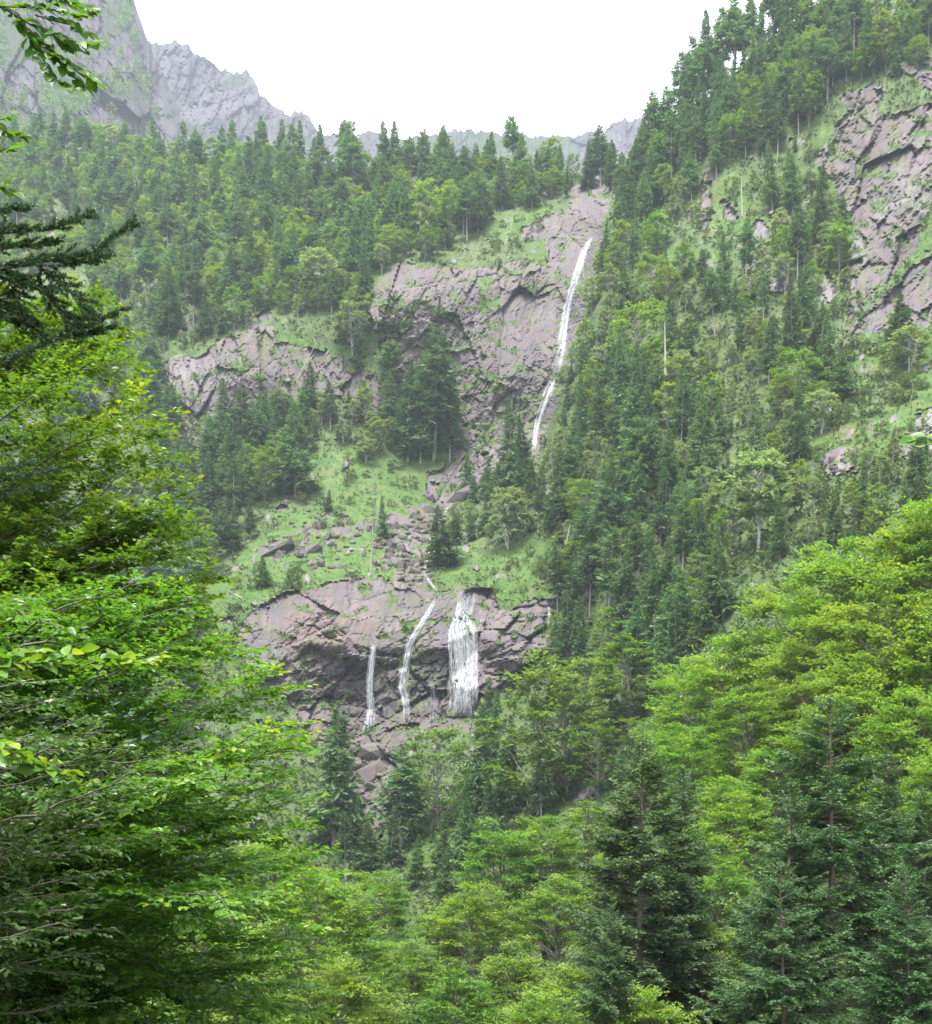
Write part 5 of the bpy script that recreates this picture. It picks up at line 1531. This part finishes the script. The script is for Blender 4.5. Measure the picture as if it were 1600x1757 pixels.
gz2 = float(near_z(np.array([-5.2]), np.array([9.0]))[0])
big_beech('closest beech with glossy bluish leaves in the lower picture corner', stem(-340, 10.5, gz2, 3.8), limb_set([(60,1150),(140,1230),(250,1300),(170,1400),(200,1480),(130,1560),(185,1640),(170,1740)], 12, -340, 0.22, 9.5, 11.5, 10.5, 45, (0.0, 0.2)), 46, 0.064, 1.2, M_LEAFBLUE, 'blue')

# ------------------------------------------------------------------ sprigs hanging into the picture
def sprig(name, label, twigs, d, leaf, spacing, seed, tone, key='sun', group=None, start=0.15, flat=0.25, category='branch', thick=0.0035):
    rng = np.random.default_rng(seed)
    first = np.array(twigs[0][0], float)
    base = ray(first[0], first[1], d)
    root = bpy.data.objects.new(name, None)
    root.location = base
    COL.objects.link(root)
    root['label'], root['category'] = label, category
    if group:
        root['group'] = group
    for tw in twigs:
        p = np.array(tw, float)
        s = np.r_[0, np.cumsum(np.hypot(*np.diff(p, axis=0).T))]
        m = max(5, int(s[-1] / 9))
        ss = np.linspace(0, s[-1], m)
        x, y = np.interp(ss, s, p[:, 0]), np.interp(ss, s, p[:, 1])
        dd = d + 0.18 * d / 5 * (fbm(ss / 60 + seed, ss * 0 + len(p), 2, seed) - 0.5)
        c = ray(x, y, dd)
        tb = Tubes()
        q = np.linspace(0, 1, m)
        tb.add(c - base, thick * d / 5 * (1.15 - q), 6)
        link('twig', tb.mesh('sprig_twig', M_TWIG), root)
        L = np.linalg.norm(np.diff(c, axis=0), axis=1).sum()
        n = max(2, int(L * (1 - start) / spacing))
        for i in range(n + 1):
            f = start + (1 - start) * min(1.0, (i + 0.3 * rng.random()) / n)
            o = np.array([np.interp(f, q, c[:, a]) for a in range(3)])
            k = min(m - 2, int(f * (m - 1)))
            t = unit(c[k + 1] - c[k])
            side = unit(np.cross(t, np.array([0, -0.35, 1.0])))
            sg = 1 if i % 2 else -1
            u = t * rng.uniform(0.5, 1.0) + side * sg * rng.uniform(0.35, 0.9) + rng.normal(0, 0.18, 3)
            if i == n:
                u = t + rng.normal(0, 0.1, 3)
            up = np.array([0, -flat * 2.0, 1.0]) + rng.normal(0, 0.42, 3)
            leaf_object(root, o - base, u, up, leaf * rng.uniform(0.75, 1.2), np.clip(tone + rng.normal(0, 0.15) + 0.2 * (f > 0.8), 0, 0.99), key)
    return root
G = 'beech sprigs hanging close to the camera'
sprig('beech_branch', 'drooping beech sprig hanging in front of the far rocky peak', [[(-30,2),(20,18),(48,60),(70,105),(95,138),(135,158)],[(-10,10),(40,12),(90,16),(130,28),(158,24)],[(20,20),(52,42),(90,58),(125,70),(165,78)],[(50,48),(72,78),(105,100),(130,118),(158,138)],[(30,-14),(80,-4),(120,4),(148,14)],[(60,25),(95,36),(128,44),(150,56)],[(70,78),(98,104),(118,125),(142,146)],[(85,55),(115,80),(138,88)],[(10,-20),(50,-10),(95,-8)]], 5.0, 0.064, 0.017, 51, 0.30, group=G, start=0.12, flat=0.5)
sprig('beech_branch', 'small beech sprig poking in beside the hazy beech slope', [[(-40,195),(-5,208),(20,195)],[(-30,205),(10,226),(48,236)],[(-40,222),(5,230),(30,236)],[(-20,250),(8,262),(22,256)]], 5.2, 0.062, 0.02, 52, 0.36, group=G, start=0.05, flat=0.4)
sprig('beech_branch', 'smallest beech sprig just over the dark fir bough', [[(-30,300),(-4,318),(22,330)],[(-30,312),(0,325),(14,312)]], 5.2, 0.06, 0.02, 53, 0.4, group=G, start=0.05, flat=0.4)
sprig('beech_branch', 'yellowish beech sprig with long leaves lying level across the big beeches', [[(-60,1142),(40,1138),(120,1140),(190,1142),(250,1137),(276,1130)],[(-40,1128),(30,1122),(80,1118)],[(60,1138),(110,1128),(140,1118)],[(150,1140),(180,1130),(215,1126)],[(-40,1150),(20,1152),(50,1160)]], 3.6, 0.056, 0.015, 54, 0.62, group=G, start=0.05, flat=0.05)
sprig('beech_branch', 'short pale beech sprig below the level yellowish one', [[(-60,1290),(0,1300),(50,1308),(90,1306)],[(-40,1278),(10,1288),(40,1296)],[(20,1308),(80,1322),(118,1326)],[(-30,1268),(0,1272),(14,1278)]], 3.4, 0.052, 0.016, 55, 0.58, group=G, start=0.05, flat=0.05)
sprig('beech_branch', 'yellow green beech sprig in front of the hanging fir twigs', [[(-40,490),(10,482),(45,478)],[(-40,505),(0,500),(28,498)],[(-40,470),(-5,488),(20,512)]], 6.5, 0.07, 0.02, 57, 0.85, group=G, start=0.05, flat=0.6)
sprig('beech_branch', 'tiny beech sprig alone at the scree side of the picture', [[(1680,752),(1620,760),(1572,757)],[(1640,758),(1600,748),(1572,752)],[(1650,770),(1612,764),(1592,762)]], 3.6, 0.056, 0.034, 56, 0.5, group=G, start=0.30, flat=0.6)

# ------------------------------------------------------------------ the dark fir bough, needle by needle
def fir_bough(label, axes, d, seed):
    rng = np.random.default_rng(seed)
    first = np.array(axes[0][0], float)
    base = ray(first[0], first[1], d)
    root = bpy.data.objects.new('fir_branch', None)
    root.location = base
    COL.objects.link(root)
    root['label'], root['category'] = label, 'fir branch'
    for ax in axes:
        p = np.array(ax, float)
        s = np.r_[0, np.cumsum(np.hypot(*np.diff(p, axis=0).T))]
        m = max(6, int(s[-1] / 8))
        ss = np.linspace(0, s[-1], m)
        x, y = np.interp(ss, s, p[:, 0]), np.interp(ss, s, p[:, 1])
        c = ray(x, y, d + 0.25 * (fbm(ss / 80 + seed, ss * 0 + p[0, 1] / 50, 2, seed) - 0.5))
        tb, K = Tubes(), Kites()
        q = np.linspace(0, 1, m)
        tb.add(c - base, 0.007 * (1.2 - q), 6)
        shoots = [(c[i], c[min(i + 3, m - 1)]) for i in range(0, m - 1, 3)]
        L = np.linalg.norm(np.diff(c, axis=0), axis=1).sum()
        n = int(L / 0.017)
        for i in range(n):
            f = 0.04 + 0.94 * (i + rng.random()) / n
            o = np.array([np.interp(f, q, c[:, a]) for a in range(3)])
            k = min(m - 2, int(f * (m - 1)))
            t = unit(c[k + 1] - c[k])
            side = unit(np.cross(t, np.array([0, -0.8, 0.9])))
            sg = 1 if i % 2 else -1
            u = unit(t * rng.uniform(0.6, 1.0) + side * sg * rng.uniform(0.4, 0.9) + rng.normal(0, 0.16, 3) + np.array([0, 0, 0.08]))
            ln = rng.uniform(0.06, 0.15) * (1.15 - 0.5 * f)
            shoots.append((o, o + u * ln))
            if rng.random() < 0.5:
                w = o + u * ln * 0.45
                u2 = unit(u + side * -sg * 0.8 + rng.normal(0, 0.2, 3))
                shoots.append((w, w + u2 * ln * 0.6))
        for a, b in shoots:
            u = b - a
            ln = np.linalg.norm(u)
            if ln < 0.01:
                continue
            u = u / ln
            tb.add(np.stack([a, (a + b) / 2, b]) - base, np.array([0.0022, 0.002, 0.0015]), 3)
            nn = max(14, int(ln / 0.0010))
            h = rng.uniform(0, 1, nn)
            e1 = unit(np.cross(u, np.array([0.1, 0.3, 1.0])))
            e2 = np.cross(u, e1)
            th = rng.uniform(-0.5, math.pi + 0.5, nn) * (1 if e2[2] * 1 >= 0 else -1)
            rd = e1 * np.cos(th)[:, None] + e2 * np.sin(th)[:, None]
            nd = unit(rd + u * rng.uniform(0.5, 1.0, nn)[:, None]) * (0.021 * rng.uniform(0.7, 1.1, nn))[:, None]
            v = unit(np.cross(nd, rng.normal(0, 1, (nn, 3)))) * 0.0019
            K.add(a + u * (ln * h)[:, None] - base, nd, v, np.clip(rng.normal(0.34, 0.12, nn) + 0.2 * (h > 0.75), 0, 1))
        b_ = link('twig', tb.mesh('fir_twig', M_TWIG), root)
        no = link('needles', K.mesh('fir_needles', M_NEEDLE), b_)
        no['kind'] = 'stuff'
fir_bough('dark fir bough with upturned tips spreading over the beech tops', [[(-60,405),(20,398),(90,392),(155,367)],[(-60,470),(20,458),(90,446),(160,432),(232,380)],[(60,452),(105,490),(140,515),(156,538)],[(30,470),(75,500),(100,530),(132,556)],[(-60,372),(0,362),(48,356)],[(-60,500),(-10,520),(40,545),(78,582)],[(-60,435),(0,425),(60,420),(100,415)],[(-60,540),(10,545),(50,560)],[(90,446),(135,452),(186,440)],[(-60,455),(10,478),(60,495),(90,500)],[(10,470),(30,510),(35,550)]], 6.2, 61)
fir_bough('lower dark fir bough pointing out above the yellow tipped beech twig', [[(60,596),(100,582),(150,560),(206,532)],[(110,578),(150,575),(188,562)],[(90,584),(125,560),(160,540)],[(-40,640),(20,615),(70,594)]], 6.8, 62)
fir_bough('dark fir twigs deep between the big beeches', [[(-60,830),(0,825),(60,815),(98,806)],[(-40,850),(30,845),(80,838)],[(-30,810),(20,806),(60,795)]], 9.5, 63)
# ------------------------------------------------------------------ boulders in the chute and on the turf, dead stems and fallen logs
import bmesh
def boulder_mesh(seed, flat=0.7):
    rng = np.random.default_rng(seed)
    bm = bmesh.new()
    p = rng.normal(0, 1, (26, 3))
    p /= np.maximum(np.abs(p).max(1, keepdims=True) ** 0.75 * np.linalg.norm(p, axis=1, keepdims=True) ** 0.25, 1e-6)
    p *= np.array([1.0, rng.uniform(0.65, 0.95), flat * rng.uniform(0.8, 1.1)])
    vs = [bm.verts.new(v) for v in p]
    r = bmesh.ops.convex_hull(bm, input=vs)
    bmesh.ops.delete(bm, geom=[g for g in r['geom_interior'] if isinstance(g, bmesh.types.BMVert)], context='VERTS')
    bmesh.ops.bevel(bm, geom=list(bm.edges), offset=0.035, segments=1, affect='EDGES', clamp_overlap=True)
    me = bpy.data.meshes.new('boulder')
    bm.to_mesh(me)
    bm.free()
    n = len(me.vertices)
    z = np.empty(n * 3, np.float32)
    me.vertices.foreach_get('co', z)
    for k, v in dict(rock=np.ones(n), block=np.full(n, rng.uniform(0.05, 0.7)), moss=np.clip(rng.uniform(-0.2, 0.8), 0, 1) * np.ones(n)).items():
        a = me.attributes.new(k, 'FLOAT', 'POINT')
        a.data.foreach_set('value', np.asarray(v, np.float32))
    me.materials.append(M_GROUND)
    return me
BOULDERS = [boulder_mesh(700 + i, f) for i, f in enumerate((0.75, 0.5, 0.9, 0.6, 0.8, 0.45, 0.7, 0.65))]
SHAPE = ['blocky', 'flat', 'upright', 'slabby', 'squarish', 'low flat', 'rounded', 'wedge shaped']
br = np.random.default_rng(91)
STONES = []
def boulder(px, py, w, k, label=None, sq=1.0):
    d = float(sheet(px, py))
    STONES.append(dict(px=px, py=py, s=0.5 * w * d / FPX, d=d, k=k, label=label, sq=sq, w=w))
for px, py, w, k, sq, lab in [(478,945,64,5,.55,'longest flat grey boulder with turf on its top at the meadow edge'),(532,945,44,1,1.0,'flat boulder at the end of the longest one'),
 (752,940,30,4,1.0,'brown block highest above the small cascade'),(716,968,26,6,1.2,'rounded brown boulder just above the lower one beside the cascade'),(712,982,24,0,1.0,'brown boulder directly beside the small cascade'),(690,975,26,2,1.0,'upright boulder near the snag base'),
 (790,856,60,7,.9,'pale triangular slab at the foot of the slanting cliff'),(738,856,26,7,1.2,'pale pointed rock beside the leaning log'),(593,886,12,6,1.0,'single white stone in the middle of the turf'),(545,905,22,2,1.0,'dark pointed stone sticking out of the turf'),
 (515,955,18,6,1.0,'pale stone below the flat boulder end'),(535,968,20,4,1.0,'square grey stone in the lower turf'),(492,862,14,0,1.0,'pale stone near the beech at the meadow corner'),(517,858,16,6,1.0,'brownish stone near the beech at the meadow corner'),
 (652,1290,70,0,.8,'big pale brown boulder under the thin falling strand'),(640,1330,56,2,.8,'dark red boulder below the big pale brown one'),(610,1312,30,1,1.0,'white topped flat rock leaning on the dark red boulder'),(632,1400,30,4,1.0,'grey block in the stream bed below the falls'),(660,1412,22,1,1.0,'flat pale stone in the stream bed'),(600,1420,26,6,1.0,'rounded stone at the stream edge by the firs'),(645,1372,30,3,1.0,'slab in the stream bed under the red boulder')]:
    boulder(px, py, w, k, lab, sq)
chute = [(700,885),(765,868),(750,910),(738,1000),(682,1000),(668,962),(640,935),(650,905)]
mead_ = [(450,935),(560,890),(640,905),(665,965),(600,985),(500,975),(440,965)]
upper = [(470,872),(560,878),(590,900),(500,905),(468,890)]
for poly, n, lo, hi in ((chute, 120, 7, 20), (mead_, 60, 5, 17), (upper, 30, 4, 9), ([(600,1320),(690,1340),(680,1440),(600,1440)], 16, 8, 22), ([(1420,775),(1465,775),(1470,815),(1415,825)], 30, 5, 12), ([(1540,745),(1600,735),(1600,790),(1550,790)], 26, 5, 13), ([(925,985),(950,975),(950,1015),(920,1015)], 10, 6, 13)):
    pa = np.array(poly, float)
    pts = []
    while len(pts) < n:
        x, y = br.uniform(pa.min(0), pa.max(0))
        if inside(np.array([x]), np.array([y]), poly)[0]:
            pts.append((x, y))
    for x, y in pts:
        boulder(x, y, br.uniform(lo, hi) * (1.3 if br.random() < 0.12 else 1), int(br.integers(8)), None, br.uniform(0.8, 1.2))
MARKS = [('the chute head', 730, 885), ('the chute middle', 705, 920), ('the small cascade', 722, 970), ('the bare snag', 650, 930), ('the flat boulder', 490, 945), ('the meadow stones', 540, 885), ('the pale stone strip', 570, 920), ('the stream below the falls', 640, 1390), ('the pale scree patch', 1440, 800), ('the stones under the lone sprig', 1575, 770), ('the log on the ledge', 935, 1000)]
for t in STONES:
    if t['label'] is None:
        nm, x, y = min(MARKS, key=lambda m: (m[1] - t['px']) ** 2 + (m[2] - t['py']) ** 2)
        dx, dy = t['px'] - x, t['py'] - y
        rel = ('above' if dy < 0 else 'below') if abs(dy) > abs(dx) else ('left of' if dx < 0 else 'right of')
        size = 'large' if t['w'] > 17 else 'middling' if t['w'] > 11 else 'small'
        t['label'] = f'{size} {SHAPE[t["k"]]} grey boulder {rel} {nm}'
by = {}
for t in STONES:
    by.setdefault(t['label'], []).append(t)
for lab, ts in by.items():
    for i, t in enumerate(sorted(ts, key=lambda t: t['px'])):
        if len(ts) > 1:
            t['label'] = f'{lab}, {"leftmost" if i == 0 else "rightmost" if i == len(ts) - 1 else WORD[i] + " from left"}'
for t in STONES:
    o = link('boulder', BOULDERS[t['k']])
    p = ray(np.float64(t['px']), np.float64(t['py']), t['d'] - 0.2)
    o.location = p + np.array([0, 0, -0.05 * t['s']])
    o.scale = (t['s'], t['s'] * 0.9, t['s'] * t['sq'])
    o.rotation_euler = (br.normal(0, 0.25), br.normal(0, 0.25), br.uniform(0, 6.28) if t['w'] < 40 else br.uniform(-0.2, 0.2))
    o['label'], o['category'], o['group'] = t['label'], 'boulder', 'boulders of the chute and the turf'

def snag(name, label, cat, x0, y0, x1, y1, r0, stubs, seed, d=None, tuft=False):
    rng = np.random.default_rng(seed)
    d0 = float(sheet(x0, y0)) if d is None else d
    a = ray(np.float64(x0), np.float64(y0), d0)
    b = ray(np.float64(x1), np.float64(y1), d0 - 0.4)
    root = bpy.data.objects.new(name, None)
    root.location = a
    COL.objects.link(root)
    root['label'], root['category'] = label, cat
    s = np.linspace(0, 1, 9)
    c = (b - a) * s[:, None]
    L = np.linalg.norm(b - a)
    c += rng.normal(0, 0.004 * L, c.shape) * (s * (1 - s))[:, None] * 4
    v, q = tube(c, r0 * (1.05 - 0.8 * s), 7)
    link('trunk', make_mesh('dead_trunk', v, quads=q, smooth=True, mats=[M_FIRBARK if tuft else M_DEADWOOD]), root)
    for i in range(stubs):
        f = rng.uniform(0.3, 0.95)
        o = c[0] + (c[-1] - c[0]) * f
        an = rng.uniform(0, 6.28)
        ln = rng.uniform(0.5, 1.6)
        tb = Tubes()
        w = np.linspace(0, 1, 4)
        tb.add(o + np.stack([np.cos(an) * ln * w, np.sin(an) * ln * w, ln * (0.1 * w - 0.3 * w * w)], -1), 0.05 * (1.1 - w), 4)
        link('branch', tb.mesh('dead_branch', M_DEADWOOD), root)
    if tuft:
        K = Kites()
        n = 130
        z = rng.uniform(0.35, 1.0, n)
        an = rng.uniform(0, 6.28, n)
        u = np.stack([np.cos(an), np.sin(an), rng.normal(-0.25, 0.3, n)], -1) * rng.uniform(0.5, 1.5, n)[:, None] * (1.25 - z)[:, None]
        K.add((c[-1] - c[0]) * z[:, None], u, unit(np.cross(u, rng.normal(0, 1, (n, 3)))) * 0.14, rng.uniform(0.1, 0.5, n), 0.05)
        link('crown', K.mesh('sparse_crown', M_FIR), root)
snag('fir_tree', 'thin nearly bare spruce like snag standing among the chute boulders', 'fir', 637, 988, 645, 812, 0.30, 18, 1, tuft=True)
snag('dead_tree', 'pale standing dead trunk without crown on the flank', 'dead tree', 1143, 645, 1141, 553, 0.42, 4, 2, d=330)
snag('dead_tree', 'thin pale dead trunk beneath the red rock gully', 'dead tree', 1274, 372, 1273, 305, 0.32, 3, 3, d=372)
snag('dead_tree', 'broken pale trunk in front of the hazy forest', 'dead tree', 205, 345, 201, 325, 0.5, 2, 4)
snag('dead_tree', 'leaning grey trunk on the dark flank forest', 'dead tree', 1052, 890, 1078, 830, 0.16, 2, 5, d=296)
snag('dead_tree', 'forked dead stem leaning over the ledge beside the lower falls', 'dead tree', 972, 936, 979, 898, 0.3, 3, 6, d=300)
snag('log', 'reddish log leaning on the pale pointed rock', 'log', 746, 856, 733, 826, 0.35, 1, 7)
snag('log', 'thin pale log lying across the long cliff band', 'log', 511, 650, 548, 578, 0.22, 2, 8)
snag('log', 'pale fallen log on the turf above the cliff corner', 'log', 415, 1027, 389, 1012, 0.22, 2, 9)
snag('log', 'jammed driftwood log on the ledge beside the lower falls', 'log', 912, 1005, 942, 988, 0.2, 3, 10)
snag('log', 'second driftwood log on the ledge, lying flatter', 'log', 915, 1012, 950, 1002, 0.18, 2, 11)
snag('log', 'log wedged between boulders at the small cascade', 'log', 705, 985, 730, 998, 0.2, 1, 12)
# ------------------------------------------------------------------ the air of the valley
def haze(density):
    x0, x1, y0, y1, z0, z1 = -4200, 4200, -1000, 7200, -29, 1700
    v = [(x, y, z) for z in (z0, z1) for y in (y0, y1) for x in (x0, x1)]
    q = [(0, 2, 3, 1), (4, 5, 7, 6), (0, 1, 5, 4), (2, 6, 7, 3), (0, 4, 6, 2), (1, 3, 7, 5)]
    m, n, l, out = node_mat('valley_haze')
    pv = N(n, 'ShaderNodeVolumePrincipled')
    pv.inputs['Color'].default_value = (0.76, 0.86, 1.0, 1)
    pv.inputs['Density'].default_value = density
    pv.inputs['Anisotropy'].default_value = 0.0
    l.new(pv.outputs[0], out.inputs['Volume'])
    link('haze', make_mesh('haze', v, quads=q, mats=[m]), kind='stuff')
haze(0.000105)
